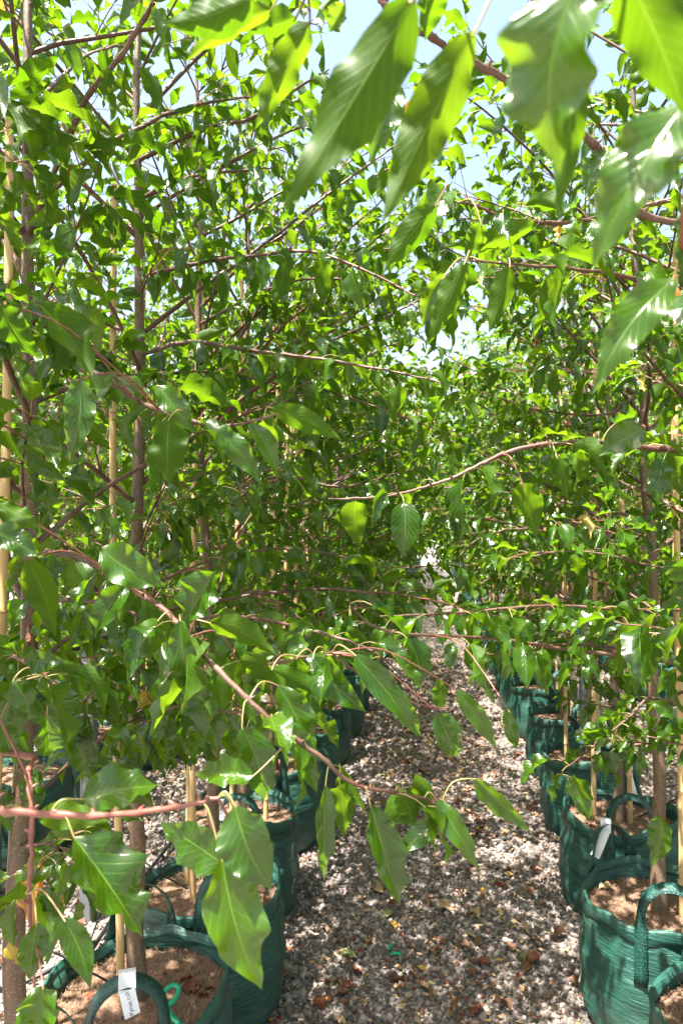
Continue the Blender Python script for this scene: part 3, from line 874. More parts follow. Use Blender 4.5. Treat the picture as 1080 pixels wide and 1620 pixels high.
def generic_tree(x, y, g, rz, sc_, label):
    root = empty('pear_tree', (x, y, 0), rz)
    root.scale = (1, 1, sc_)
    tag(root, label, 'tree', 'young pear trees in rows')
    tm, bm_, lm = GEN[g]
    link('trunk', tm, root)
    link('branches', bm_, root)['kind'] = 'stuff'
    link('leaves', lm, root)['kind'] = 'stuff'
    return root

# ------------------------------------------------------------------ bags
BAG_R, BAG_H = 0.235, 0.39
def bag_surface(rng, seg=56, squash=1.0):
    ph = [rng.uniform(0, 6.28) for _ in range(8)]
    def rad(a, z):
        zz = z / BAG_H
        b = BAG_R * (0.93 + 0.10 * math.sin(min(1, zz * 1.15) * math.pi * .75 + .35))
        b *= 1 + 0.022 * math.sin(2 * a + ph[0]) + 0.014 * zz * math.sin(3 * a + ph[6]) + 0.011 * math.sin(5 * a + ph[1] + zz * 3) + 0.006 * math.sin(9 * a + ph[2] - zz * 5) * (1 - .4 * zz)
        b += 0.0055 * math.sin(zz * 19 + 3 * a + ph[3]) * math.sin(2 * a + ph[4]) + 0.0028 * math.sin(zz * 43 + 2 * a + ph[5]) * math.sin(4 * a + ph[1])
        if zz < 0.08: b *= 0.93 + 0.07 * math.sqrt(max(0, zz) / 0.08)
        return b
    def top(a):
        return BAG_H + 0.013 * math.sin(2 * a + ph[6]) + 0.009 * math.sin(4 * a + ph[7]) + .005 * math.sin(9 * a + ph[2]) + .0025 * math.sin(17 * a + ph[1])
    return rad, top

def strap(mb, pts, normals, width, thick=0.003, mat=0):
    """flat webbing ribbon along pts; normals = outward of the band face"""
    pts = np.asarray(pts); normals = np.asarray(normals)
    T = np.gradient(pts, axis=0); T /= np.linalg.norm(T, axis=1)[:, None]
    V = []; UV = []; dist = 0
    for i in range(len(pts)):
        n_ = nrm(normals[i] - T[i] * np.dot(normals[i], T[i])); s_ = np.cross(T[i], n_)
        if i: dist += np.linalg.norm(pts[i] - pts[i-1])
        for (u, v) in ((-1, 0), (1, 0), (1, 1), (-1, 1)):
            V.append(pts[i] + s_ * u * width / 2 + n_ * v * thick); UV.append(((u + 1) / 2, dist))
    F = []
    for i in range(len(pts) - 1):
        for j in range(4):
            a = i * 4 + j; b = i * 4 + (j + 1) % 4
            F.append((a, b, b + 4, a + 4))
    e = (len(pts) - 1) * 4
    F += [(3, 2, 1, 0), (e, e + 1, e + 2, e + 3)]
    mb.add(V, [np.array(F)], mat, UV)

BAGS = []
def bag_meshes(seed, handle_az, seg=56, nz=16, prints=None, fibres=0):
    rng = random.Random(seed)
    rad, top = bag_surface(rng, seg)
    A = np.linspace(0, 2 * math.pi, seg, endpoint=False)
    # body: outer wall, over the rim, inner wall, plus base
    mb = MB(); V = []; UV = []
    rows = []
    for k in range(nz + 1):
        rows.append(('o', k / nz))
    rows += [('i', 1.0), ('i', .8), ('i', .62)]
    for kind, f in rows:
        for a in A:
            H = top(a); z = H * f + (0.004 if kind == 'i' and f == 1 else 0)
            r = rad(a, min(z, BAG_H)) - (0.0035 if kind == 'i' else 0)
            V.append((r * math.cos(a), r * math.sin(a), z + .002)); UV.append((a * BAG_R / .25, z))
    F = []
    nr = len(rows)
    for i in range(nr - 1):
        for j in range(seg):
            a = i * seg + j; b = i * seg + (j + 1) % seg
            F.append((a, b, b + seg, a + seg))
    mb.add(V, [np.array(F)], 0, UV)
    body = mb.mesh('bag_wall', [M['bag']])
    # hem: folded band with stitching
    mb = MB(); V = []; UV = []
    for (dz, dr) in ((-.040, .0005), (-.038, .0032), (-.001, .0035), (.0035, .0015), (.0035, -.005), (-.02, -.0065)):
        for a in A:
            z = top(a) + dz; r = rad(a, min(z, BAG_H)) + dr + .0006 * math.sin(17 * a)
            V.append((r * math.cos(a), r * math.sin(a), z)); UV.append((a * BAG_R / .25, z + .5))
    F = [(i * seg + j, i * seg + (j + 1) % seg, (i + 1) * seg + (j + 1) % seg, (i + 1) * seg + j) for i in range(5) for j in range(seg)]
    mb.add(V, [np.array(F)], 0, UV)
    for zz in (-.034,):
        n_st = 90
        for j in range(n_st):
            a0 = 2 * math.pi * j / n_st; a1 = a0 + .045
            pts = []
            for a in (a0, a1):
                z = top(a) + zz; r = rad(a, z) + .0042
                pts.append((r * math.cos(a), r * math.sin(a), z))
            p0, p1 = np.array(pts[0]), np.array(pts[1])
            up = np.array([0, 0, .0011])
            mb.add([p0 - up, p1 - up, p1 + up, p0 + up], [np.array([(0, 1, 2, 3)])], 1)
    hem = mb.mesh('hem', [M['bag'], M['thread']])
    # handles
    handles = []
    for ha, lean in handle_az:
        mb = MB(); pts = []; nn = []
        half = 0.085 / BAG_R
        def pt(a, z, off=.0045):
            r = rad(a, min(z, BAG_H)) + off
            return np.array([r * math.cos(a), r * math.sin(a), z])
        out_ = np.array([math.cos(ha), math.sin(ha), 0]); tang = np.array([-math.sin(ha), math.cos(ha), 0])
        arch = 0.115
        path = []
        a0, a1 = ha - half, ha + half
        for z in np.linspace(BAG_H - .15, BAG_H - .002, 6): path.append((pt(a0, z), np.array([math.cos(a0), math.sin(a0), 0])))
        pA, pB = pt(a0, BAG_H + .012), pt(a1, BAG_H + .012)
        for q in range(1, 14):
            th = math.pi * q / 14
            u = (1 - math.cos(th)) / 2
            c = pA * (1 - u) + pB * u
            c = c + np.array([0, 0, 1]) * arch * math.sin(th) ** .8 + out_ * (-.03 + lean * math.sin(th)) * math.sin(th)
            nrm_ = nrm(-tang * math.cos(th) * 1.0 + np.array([0, 0, 1]) * math.sin(th) + out_ * .55 * (1 if True else 0))
            path.append((c, nrm_))
        for z in np.linspace(BAG_H - .002, BAG_H - .15, 6): path.append((pt(a1, z), np.array([math.cos(a1), math.sin(a1), 0])))
        pp = np.array([p_[0] for p_ in path]); nr_ = np.array([p_[1] for p_ in path])
        strap(mb, pp, nr_, .036, .0026, 0)
        # cross stitching at the patch ends
        for aa in (a0, a1):
            for zc in (BAG_H - .146, BAG_H - .036):
                for q in range(8):
                    u0 = aa + (-.016 + .032 * q / 8) / BAG_R; u1 = u0 + .0028 / BAG_R
                    p0, p1 = pt(u0, zc, .0076), pt(u1, zc, .0076); up = np.array([0, 0, .0011])
                    mb.add([p0 - up, p1 - up, p1 + up, p0 + up], [np.array([(0, 1, 2, 3)])], 1)
        handles.append((mb.mesh('handle', [M['web'], M['thread']]), pp[12], nr_[12], pp[8], nr_[8]))
    # mulch
    mb = MB(); V = [(0, 0, BAG_H - .045)]; F3 = []; F4 = []
    nr_ = 9
    for k in range(1, nr_ + 1):
        for a in A:
            f = k / nr_; r = (rad(a, BAG_H * .85) - .004) * f
            z = BAG_H - .045 - .012 * f * f + .007 * noise.noise(Vector((r * math.cos(a) * 18, r * math.sin(a) * 18, seed))) + (.004 * noise.noise(Vector((r * math.cos(a) * 60, r * math.sin(a) * 60, seed))))
            V.append((r * math.cos(a), r * math.sin(a), z))
    for j in range(seg): F3.append((0, 1 + j, 1 + (j + 1) % seg))
    for k in range(nr_ - 1):
        for j in range(seg):
            a = 1 + k * seg + j; b = 1 + k * seg + (j + 1) % seg
            F4.append((a, a + seg, b + seg, b))
    mb.add(V, [np.array(F3), np.array(F4)], 0)
    mulch = mb.mesh('mulch', [M['mulch']])
    fib = None
    if fibres:
        mb = MB(); Vs = []; Fs = []
        for q in range(fibres):
            r = BAG_R * .92 * math.sqrt(rng.random()); a = rng.uniform(0, 6.28); th = rng.uniform(0, 6.28); ln = rng.uniform(.008, .03)
            p0 = np.array([r * math.cos(a), r * math.sin(a), BAG_H - .046 - .010 * (r / BAG_R) ** 2])
            d = np.array([math.cos(th), math.sin(th), 0]); s_ = np.array([-d[1], d[0], 0]) * .0006
            m_ = p0 + d * ln * .5 + np.array([0, 0, rng.uniform(.003, .012)]); e_ = p0 + d * ln + np.array([0, 0, rng.uniform(0, .008)])
            b_ = len(Vs); Vs += [p0 - s_, p0 + s_, m_ - s_, m_ + s_, e_]; Fs.append((b_, b_ + 1, b_ + 3, b_ + 2)); Fs.append((b_ + 2, b_ + 3, b_ + 4, b_ + 4))
        mb.add(Vs, [np.array([f for f in Fs if f[2] != f[3]])], 0)
        mb.add(Vs, [np.array([f[:3] for f in Fs if f[2] == f[3]])], 0)
        fib = mb.mesh('coir_fibres', [M['fibre']])
    pr = None
    if prints is not None:
        mb = MB()
        def q_(a, z): 
            r = rad(a, z) + .0012
            return (r * math.cos(a), r * math.sin(a), z)
        def bar(a0, z0, a1, z1, w_=.0016):
            da, dz = (a1 - a0) * BAG_R, z1 - z0; ln = math.hypot(da, dz) + 1e-9; nx, nz_ = -dz / ln * w_ / BAG_R, da / ln * w_
            mb.add([q_(a0 - nx, z0 - nz_), q_(a1 - nx, z1 - nz_), q_(a1 + nx, z1 + nz_), q_(a0 + nx, z0 + nz_)], [np.array([(0, 1, 2, 3)])], 0)
        c = prints
        # oval emblem
        for k in range(20):
            t0, t1 = 2 * math.pi * k / 20, 2 * math.pi * (k + 1) / 20
            bar(c + .10 * math.cos(t0), .20 + .036 * math.sin(t0), c + .10 * math.cos(t1), .20 + .036 * math.sin(t1), .001)
        for zz in np.arange(.175, .226, .012): bar(c - .04, zz, c + .05, zz + .006, .0012)
        # columns of small letter-like strokes
        for (z0, z1) in ((.095, .155), (.245, .29)):
            z = z0
            while z < z1:
                bar(c - .05, z, c + .03, z + rng.uniform(-.002, .003), .0013)
                if rng.random() < .6: bar(c - .05 + rng.uniform(0, .05), z, c - .03 + rng.uniform(0, .05), z + .006, .0011)
                z += rng.uniform(.005, .009)
        pr = mb.mesh('printed_label', [M['print']])
    return dict(body=body, hem=hem, handles=handles, mulch=mulch, fib=fib, pr=pr, rad=rad, top=top)

def place_bag(md, x, y, rz, label, sc_=1.0):
    b = empty('grow_bag', (x, y, 0), rz); b.scale = (sc_, sc_, 1)
    tag(b, label, 'grow bag', 'green grow bags in rows')
    link('bag_wall', md['body'], b); link('hem', md['hem'], b)
    for h in md['handles']: link('handle', h[0], b)
    link('mulch', md['mulch'], b)
    if md['fib']: link('coir_fibres', md['fib'], b)['kind'] = 'stuff'
    if md['pr']: link('printed_label', md['pr'], b)
    return b

# ------------------------------------------------------------------ stakes
def stake_mesh(seed, h=2.4, r=.0105, z0=.34):
    rng = random.Random(seed); mb = MB()
    pts = []; rr = []
    n = 30; bx, by = 0, 0
    nodes_z = []
    z = z0 + rng.uniform(.05, .2)
    while z < h: nodes_z.append(z); z += rng.uniform(.22, .34)
    zs = sorted(set(list(np.linspace(z0, h, n)) + [q + d for q in nodes_z for d in (-.006, -.0015, .0015, .006)]))
    for z in zs:
        f = (z - z0) / (h - z0)
        rad_ = r * (1 - .25 * f)
        if any(abs(z - q) < .002 for q in nodes_z): rad_ *= 1.17
        pts.append((.006 * math.sin(z * 2.1 + seed), .006 * math.cos(z * 1.7 + seed), z)); rr.append(rad_)
    tube(mb, pts, rr, 10, 0)
    for q in nodes_z:
        i = min(range(len(pts)), key=lambda k: abs(pts[k][2] - q))
        p = pts[i]
        tube(mb, [(p[0], p[1], q - .0012), (p[0], p[1], q + .0012)], r * 1.12, 10, 1, cap=False)
    return mb.mesh('cane', [M['bamboo'], M['bamboo_node']])
STAKES = [stake_mesh(s, h) for s, h in ((1, 2.45), (2, 2.2), (3, 2.6), (4, 2.35))]
def tie_mesh(dist):
    mb = MB(); pts = []
    for k in range(17):
        a = 2 * math.pi * k / 16
        pts.append((dist / 2 + (dist / 2 + .016) * math.cos(a), (.024 - .006 * math.cos(a)) * math.sin(a), .004 * math.sin(a)))
    tube(mb, pts, .0032, 6, 0)
    tube(mb, [(dist / 2, .018, 0), (dist / 2 - .01, .03, .012), (dist / 2 - .035, .036, .016)], [.004, .003, .002], 5, 0)
    return mb.mesh('tie', [M['black']])
TIE = tie_mesh(.045)
def place_stake(x, y, k, dx, dy, label, lean=(0, 0), ties=(1.22, 1.85)):
    s = empty('bamboo_stake', (x + dx, y + dy, 0)); s.rotation_euler = (lean[0], lean[1], 0)
    tag(s, label, 'stake', 'bamboo stakes beside the trunks')
    link('cane', STAKES[k % 4], s)
    az = math.atan2(-dy, -dx)
    for z in ties:
        t = link('tie', TIE, s); t.location = (0, 0, z); t.rotation_euler = (0, 0, az)
    return s

# ------------------------------------------------------------------ ground
mb = MB()
gx = np.array([-600, -60, -12, -6, -3, 0, 3, 6, 12, 60, 600.]); gy = np.array([-60, -6, 0, 3, 6, 12, 30, 60, 200, 900.])
V = [(x, y, 0) for y in gy for x in gx]
F = [(j * 11 + i, j * 11 + i + 1, (j + 1) * 11 + i + 1, (j + 1) * 11 + i) for j in range(9) for i in range(10)]
mb.add(V, [np.array(F)], 0)
g = mb.build('ground', M['ground']); tag(g, kind='structure')

def make_gravel():
    rs = np.random.RandomState(3)
    t = (1 + 5 ** .5) / 2
    ico = np.array([(-1, t, 0), (1, t, 0), (-1, -t, 0), (1, -t, 0), (0, -1, t), (0, 1, t), (0, -1, -t), (0, 1, -t), (t, 0, -1), (t, 0, 1), (-t, 0, -1), (-t, 0, 1)]) / 1.9
    fi = np.array([(0,11,5),(0,5,1),(0,1,7),(0,7,10),(0,10,11),(1,5,9),(5,11,4),(11,10,2),(10,7,6),(7,1,8),(3,9,4),(3,4,2),(3,2,6),(3,6,8),(3,8,9),(4,9,5),(2,4,11),(6,2,10),(8,6,7),(9,8,1)])
    regs = [(-.62, .60, 1.9, 3.4, 5600, .0088), (-.62, .62, 3.4, 5.6, 3600, .0100), (-.6, .62, 5.6, 9.0, 1500, .013), (-1.85, -.62, 1.7, 4.6, 2300, .0098), (.62, 1.7, 2.2, 5.0, 1900, .0098)]
    P_, S_ = [], []
    for x0, x1, y0, y1, dn, s in regs:
        n = int((x1 - x0) * (y1 - y0) * dn)
        p = np.stack([rs.uniform(x0, x1, n), rs.uniform(y0, y1, n), rs.uniform(0, s * .9, n)], 1)
        P_.append(p); S_.append(s * rs.lognormal(0, .28, n))
    Pn = np.concatenate(P_); Sn = np.concatenate(S_)
    # keep stones out of the bags
    keep = np.ones(len(Pn), bool)
    for (bx, by) in LEFT[:14] + RIGHT[:12]:
        keep &= ((Pn[:, 0] - bx) ** 2 + (Pn[:, 1] - by) ** 2) > .20 ** 2
    Pn, Sn = Pn[keep], Sn[keep]; n = len(Pn)
    q = rs.normal(size=(n, 4)); q /= np.linalg.norm(q, axis=1)[:, None]
    w_, x, y, z = q.T
    Rm = np.stack([1-2*(y*y+z*z), 2*(x*y-z*w_), 2*(x*z+y*w_), 2*(x*y+z*w_), 1-2*(x*x+z*z), 2*(y*z-x*w_), 2*(x*z-y*w_), 2*(y*z+x*w_), 1-2*(x*x+y*y)], 1).reshape(n, 3, 3)
    loc = ico[None] * (1 + rs.uniform(-.28, .28, (n, 12, 1))) * np.stack([rs.uniform(.8, 1.3, n), rs.uniform(.7, 1.05, n), rs.uniform(.45, .85, n)], 1)[:, None, :]
    V = np.einsum('nij,nkj->nki', Rm, loc) * Sn[:, None, None] + Pn[:, None, :]
    Fa = (fi[None] + (np.arange(n) * 12)[:, None, None]).reshape(-1, 3)
    mb = MB(); mb.add(V.reshape(-1, 3), [Fa], 0, None, np.repeat(rs.uniform(0, 1, n), 12))
    o = mb.build('gravel', M['stone'], smooth=False); tag(o, 'crushed grey gravel covering the path between the bags', 'gravel', kind='stuff')
    return n
print('stones', make_gravel())

# ------------------------------------------------------------------ rows of trees, bags and stakes
ordw = ['', 'first', 'second', 'third', 'fourth', 'fifth', 'sixth', 'seventh', 'eighth', 'ninth', 'tenth', 'eleventh', 'twelfth']
BAGLIB = [bag_meshes(900 + k, [(-math.pi / 2 + .2 * (k - 1), .02), (math.pi / 2 + .15, .0)], 36, 10) for k in range(4)]
rr = random.Random(42)

L_LABEL = {2: 'pear tree just outside the left edge, reaching pink twigs into the bottom left corner',
           3: 'pear tree with the leftmost tall speckled trunk, branches arching over the path',
           4: 'pear tree standing in the bottom left bag with the white tagged handle',
           5: 'pear tree in the left row, in the bag directly behind the bottom left one',
           6: 'left row pear tree in the third visible bag, the one with white side print'}
R_LABEL = {1: 'pear tree beside the camera hanging big blurred leaves into the top right corner',
           2: 'pear tree just outside the right edge, its branches crossing the upper right',
           3: 'pear tree of the half hidden bag in the bottom right corner',
           4: 'pear tree in the biggest right hand bag beside the thick bamboo stake',
           5: 'pear tree in the second full bag of the right row',
           6: 'pear tree in the third full bag of the right row'}
def row_label(side, i, kind):
    base = {'L': 'left', 'R': 'right'}[side]
    return base

n_obj = 0
def do_row(row, side, det_until, lab):
    for i, (x, y) in enumerate(row):
        if y < 0.3: continue
        vis_idx = i - (3 if side == 'L' else 2)
        if i in lab: tl = lab[i]
        elif y < 1: tl = 'pear tree beside or behind the camera in the %s hand row' % ('left' if side == 'L' else 'right')
        elif vis_idx <= 12: tl = '%s pear tree from the camera in the row along the %s of the path' % (ordw[vis_idx], 'left' if side == 'L' else 'right')
        else: tl = 'small distant pear tree far down the row along the %s of the path' % ('left' if side == 'L' else 'right')
        if i in lab or y < det_until:
            detailed_tree(row, side, i, 3000 + i * 17 + (500 if side == 'R' else 0), tl, 3.35 + rr.uniform(-.2, .25))
        else:
            generic_tree(x, y, rr.randrange(6), rr.uniform(0, 6.28), rr.uniform(.93, 1.06), tl)
do_row(LEFT, 'L', 7.6, L_LABEL)
do_row(RIGHT, 'R', 7.6, R_LABEL)

L_BAG = {4: 'green bag at the bottom left, brown mulch and a white tag on its handle',
         5: 'green bag behind the bottom left one, pale strap hanging from its handle',
         6: 'third green bag of the left row, white print running down its dark side',
         7: 'fourth green bag of the left row, plain dark side facing the path'}
R_BAG = {3: 'bag cut by the bottom right corner with curled brown leaves inside',
         4: 'largest green bag on the right with white print at its left edge',
         5: 'second full green bag on the right, tree shadow across its lit side',
         6: 'third full green bag on the right with pale mulch and a raised handle',
         7: 'fourth full green bag on the right, bright where the sun hits it'}
def do_bags(row, side, lab):
    for i, (x, y) in enumerate(row):
        if y < 0.9: continue
        k = i - (3 if side == 'L' else 2)
        word = 'left' if side == 'L' else 'right'
        if i in lab: l_ = lab[i]
        elif k <= 12: l_ = '%s green grow bag from the camera in the row on the %s of the path' % (ordw[max(k, 1)], word)
        else: l_ = 'small distant green grow bag far down the row on the %s of the path' % word
        if y < 4.2:
            cam_az = math.atan2(-y, -x)
            haz = cam_az + rr.uniform(-.25, .25) + (.35 if side == 'R' else 0)
            if (side, i) == ('L', 4): haz = cam_az - .12
            if (side, i) == ('R', 4): haz = cam_az + .15
            pr = None
            if (side, i) == ('L', 6): pr = -.25
            if (side, i) == ('R', 4): pr = math.pi - .05
            if (side, i) == ('L', 4): pr = -.35
            md = bag_meshes(50 + i * 7 + (100 if side == 'R' else 0), [(haz, .02), (R(118) if (side, i) == ('R', 4) else haz + math.pi + rr.uniform(-.2, .2), rr.uniform(0, .06))], 64, 20, pr, 2600 if y < 3.2 else 900)
            place_bag(md, x, y, 0, l_)
            BAGS.append((side, i, x, y, md))
        else:
            md = rr.choice(BAGLIB); rz = rr.uniform(-.5, .5)
            place_bag(md, x, y, rz, l_, rr.uniform(.96, 1.03))
do_bags(LEFT, 'L', L_BAG)
do_bags(RIGHT, 'R', R_BAG)

def do_stakes(row, side):
    for i, (x, y) in enumerate(row):
        if y < 0.9: continue
        word = 'left' if side == 'L' else 'right'
        k = i - (3 if side == 'L' else 2)
        dx, dy = rr.choice((-1, 1)) * rr.uniform(.03, .05), rr.uniform(-.04, .03)
        if side == 'L' and i == 4: dx, dy = -.045, -.015
        if side == 'L' and i == 3: dx, dy = -.05, -.02
        if side == 'R' and i == 4: dx, dy = .055, -.02
        if (side, i) == ('L', 3): l_ = 'bamboo stake at the left edge beside the leftmost trunk'
        elif (side, i) == ('L', 4): l_ = 'bamboo stake in the bottom left bag, left of its trunk'
        elif (side, i) == ('R', 4): l_ = 'thick pale bamboo stake in the largest right hand bag'
        elif k <= 12: l_ = 'bamboo stake of the %s tree from the camera in the %s row' % (ordw[max(1, k)], word)
        else: l_ = 'thin distant bamboo stake far down the row on the %s of the path' % word
        place_stake(x, y, i, dx, dy, l_, (rr.uniform(-.012, .012), rr.uniform(-.012, .012)), (1.22 + rr.uniform(-.1, .1), 1.85 + rr.uniform(-.1, .15)))
do_stakes(LEFT, 'L'); do_stakes(RIGHT, 'R')
for row, side, ids in ((RIGHT, 'R', (4, 5, 6, 7, 8, 9, 10)), (LEFT, 'L', (5, 6, 7, 8, 9))):
    for q, i in enumerate(ids):
        x, y = row[i]; k = i - (3 if side == 'L' else 2)
        place_stake(x, y, i + 1, rr.choice((-.10, .10)), rr.uniform(.02, .09), 'second, thinner bamboo stake behind the %s tree from the camera in the %s row' % (ordw[k], 'left' if side == 'L' else 'right'), (rr.uniform(-.02, .02), rr.uniform(-.02, .02)), (1.5,))

# rows behind the first ones
def back_row(X, y0, y1, step, name, seed, det=False):
    rng = random.Random(seed); y = y0; k = 0
    while y < y1:
        x = X + rng.uniform(-.04, .04); k += 1
        near = k <= 8
        pos = ('%s tree' % ordw[k]) if near else 'distant tree'
        if near:
            tl = '%s pear tree in the %s' % (ordw[k], name); bl = '%s green grow bag in the %s' % (ordw[k], name); sl = '%s bamboo stake in the %s' % (ordw[k], name)
        else:
            tl = 'distant pear tree far along the %s' % name; bl = 'distant green grow bag far along the %s' % name; sl = 'distant bamboo stake far along the %s' % name
        generic_tree(x, y, rng.randrange(6), rng.uniform(0, 6.28), rng.uniform(.92, 1.05), tl)
        place_bag(rng.choice(BAGLIB), x, y, rng.uniform(-.6, .6), bl)
        place_stake(x, y, rng.randrange(4), rng.choice((-1, 1)) * .045, rng.uniform(-.03, .03), sl, (0, 0), (1.2, 1.8))
        y += step * rng.uniform(.93, 1.07)
back_row(-1.98, 2.55, 22, .64, 'second row left of the path', 5)
back_row(-3.2, 3.6, 22, .66, 'third row left of the path', 6)
back_row(-4.4, 5.0, 20, .7, 'fourth row left of the path', 16)
back_row(-5.7, 6.0, 20, .75, 'fifth row left of the path', 26)
back_row(4.4, 6.0, 20, .75, 'fourth row right of the path', 27)
back_row(1.98, 2.3, 22, .70, 'second row right of the path', 7)
back_row(3.2, 4.4, 22, .72, 'third row right of the path', 8)
# ------------------------------------------------------------------ posts, rail and hoses
def post(x, y, h, label):
    s = .026; c = .006; mb = MB()
    prof = [(-s, -s + c), (-s + c, -s), (s - c, -s), (s, -s + c), (s, s - c), (s - c, s), (-s + c, s), (-s, s - c)]
    V = [(a, b, 0) for a, b in prof] + [(a, b, h) for a, b in prof]
    F = [(i, (i + 1) % 8, 8 + (i + 1) % 8, 8 + i) for i in range(8)]
    mb.add(V, [np.array(F)], 0)
    mb.add(V[8:], [np.array([(0, 1, 2, 3), (0, 3, 4, 7), (4, 5, 6, 7)])], 0)
    r = empty('steel_post', (x, y, 0)); tag(r, label, 'post', 'grey posts in the rows')
    mb.build('post_shaft', M['galv'], r, smooth=False)
    mb = MB()
    tube(mb, [(-.034, -.034, h - .05), (.034, -.034, h - .05), (.034, .034, h - .05), (-.034, .034, h - .05), (-.034, -.034, h - .05)], .005, 6, 0)
    mb.build('clamp', M['black'], r)
post(-1.36, 2.62, 1.12, 'grey post on the far left in front of a lit green bag')
post(-.83, 3.12, 1.25, 'grey post in the left row between two bags, nearest of that row')
post(-.83, 4.92, 1.25, 'grey post further along the left row beside the path edge')
post(-.56, 8.9, 1.2, 'small dark post far down the left edge of the path')
post(.84, 4.15, 1.3, 'grey post in the right row rising behind the bags')
post(.86, 7.2, 1.3, 'small grey post farther down the right row')
mb = MB(); tube(mb, [(-1.36, y, 1.10 + .008 * math.sin(y * 2)) for y in np.arange(1.2, 9, .3)], .017, 8, 0)
o = mb.build('support_rail', M['black']); tag(o, 'dark horizontal rail running behind the left row of trunks', 'rail')
rh = random.Random(8)
def hose(pts, r, name, label):
    mb = MB(); tube(mb, catmull(pts, 5), r, 7, 0); o = mb.build(name, M['black']); tag(o, label, 'hose')
hose([(-1.12 + rh.uniform(-.05, .05), y, .028 + rh.uniform(0, .01)) for y in np.arange(1.0, 12, .6)], .0125, 'irrigation_hose', 'thick black irrigation hose on the gravel behind the left row')
hose([(-1.22 + rh.uniform(-.05, .05), y, .026 + rh.uniform(0, .012)) for y in np.arange(1.0, 12, .5)], .008, 'irrigation_hose', 'thinner black hose lying beside the thick one behind the left row')
hose([(1.15 + rh.uniform(-.05, .05), y, .026) for y in np.arange(1.0, 12, .6)], .0115, 'irrigation_hose', 'black irrigation hose on the gravel behind the right row')
DL = ['bottom left bag', 'second left bag', 'third left bag', 'fourth left bag', 'fifth left bag', 'sixth left bag']
for q, i in enumerate(range(4, 10)):
    x, y = LEFT[i]
    hose([(-1.12, y - .2, .04), (-1.08, y - .12, .25), (x - .27, y - .03, .44 + rh.uniform(0, .05)), (x - .15, y, .40), (x - .08, y + .02, .355)], .0028, 'dripper_tube', 'thin black dripper tube curving up into the %s' % DL[q])
DR = ['largest right bag', 'second full right bag', 'third full right bag', 'fourth full right bag']
for q, i in enumerate(range(4, 8)):
    x, y = RIGHT[i]
    hose([(1.15, y - .1, .04), (1.12, y - .06, .25), (x + .27, y - .03, .46), (x + .15, y, .40), (x + .08, y + .02, .355)], .0028, 'dripper_tube', 'thin black dripper tube curving up into the %s' % DR[q])
hose([P(150, 1490, 2.1), P(90, 1530, 1.95), P(20, 1560, 1.9), P(-60, 1580, 1.9)], .006, 'dripper_tube', 'black tube passing left from the rim of the bottom left bag')

# ------------------------------------------------------------------ tags on handles
def tag_on(side, i, hi, label, text=None, length=.07, width=.032, frac=0, hang=None):
    for (s, k, x, y, md) in BAGS:
        if (s, k) != (side, i): continue
        h = md['handles'][hi]
        p = (h[1] if frac == 0 else h[3]) + np.array([x, y, 0]); nn = h[2] if frac == 0 else h[4]
        r = empty('plant_tag', tuple(p)); tag(r, label, 'plant tag')
        toc = nrm(np.array([0 - p[0], 0 - p[1], 0.5])); sd = nrm(np.cross([0, 0, 1], toc)); upv = np.cross(toc, sd)
        # band folded round the strap
        mb = MB()
        w_ = width * .56
        band = [(toc * .012 + upv * .022), (toc * .013 - upv * .022), (-toc * .012 - upv * .024), (-toc * .013 + upv * .022)]
        V = [b + sd * w_ for b in band] + [b - sd * w_ for b in band]
        mb.add(V, [np.array([(j, (j + 1) % 4, 4 + (j + 1) % 4, 4 + j) for j in range(4)])], 0)
        mb.build('loop', M['white'], r, smooth=False)
        mb = MB()
        dn = nrm(hang if hang is not None else (-upv * .9 + sd * .25 + toc * .2))
        s2 = nrm(np.cross(dn, toc)); n2 = np.cross(s2, dn)
        if np.dot(n2, toc) < 0: n2 = -n2
        V = []; nseg = 6
        for q in range(nseg + 1):
            c = toc * .016 - upv * .014 + dn * length * q / nseg + n2 * .012 * math.sin(q / nseg * 2.4)
            V += [c - s2 * width / 2, c + s2 * width / 2, c + s2 * width / 2 - n2 * .0006, c - s2 * width / 2 - n2 * .0006]
        F = [(q * 4 + j, q * 4 + (j + 1) % 4, (q + 1) * 4 + (j + 1) % 4, (q + 1) * 4 + j) for q in range(nseg) for j in range(4)]
        F.append((nseg * 4, nseg * 4 + 1, nseg * 4 + 2, nseg * 4 + 3))
        mb.add(V, [np.array(F)], 0); mb.build('strip', M['white'], r, smooth=False)
        if text:
            cu = bpy.data.curves.new('lettering', 'FONT'); cu.body = text; cu.size = .0125; cu.extrude = 0.0001
            cu.align_x = 'CENTER'; cu.align_y = 'CENTER'
            cu.materials.append(M['ink'])
            tmp = bpy.data.objects.new('tmp_text', cu); col.objects.link(tmp)
            dg = bpy.context.evaluated_depsgraph_get(); me_ = bpy.data.meshes.new_from_object(tmp.evaluated_get(dg))
            bpy.data.objects.remove(tmp)
            o = link('lettering', me_, r)
            c = toc * .016 - upv * .014 + dn * length * .5 + n2 * (.012 + .0022)
            xa = -dn; ya = np.cross(n2, xa)
            mt = Matrix(((xa[0], ya[0], n2[0], c[0]), (xa[1], ya[1], n2[1], c[1]), (xa[2], ya[2], n2[2], c[2]), (0, 0, 0, 1)))
            o.matrix_local = mt
        return
tag_on('L', 4, 0, 'white plant tag with black lettering folded over the front handle at bottom left', 'Pyrus call', .05, .034)
tag_on('L', 5, 1, 'long pale tag strip hanging from the handle of the second left bag', None, .16, .016, 1)
tag_on('L', 6, 0, 'small white tag on the handle of the third left bag', None, .08, .022, 1)
tag_on('R', 4, 1, 'long white tag draped off the rear handle of the largest right bag', None, .095, .030, 0, np.array([-.45, -.3, -.8]))
tag_on('R', 3, 1, 'white tag at the right edge above the corner bag', None, .06, .034, 1)
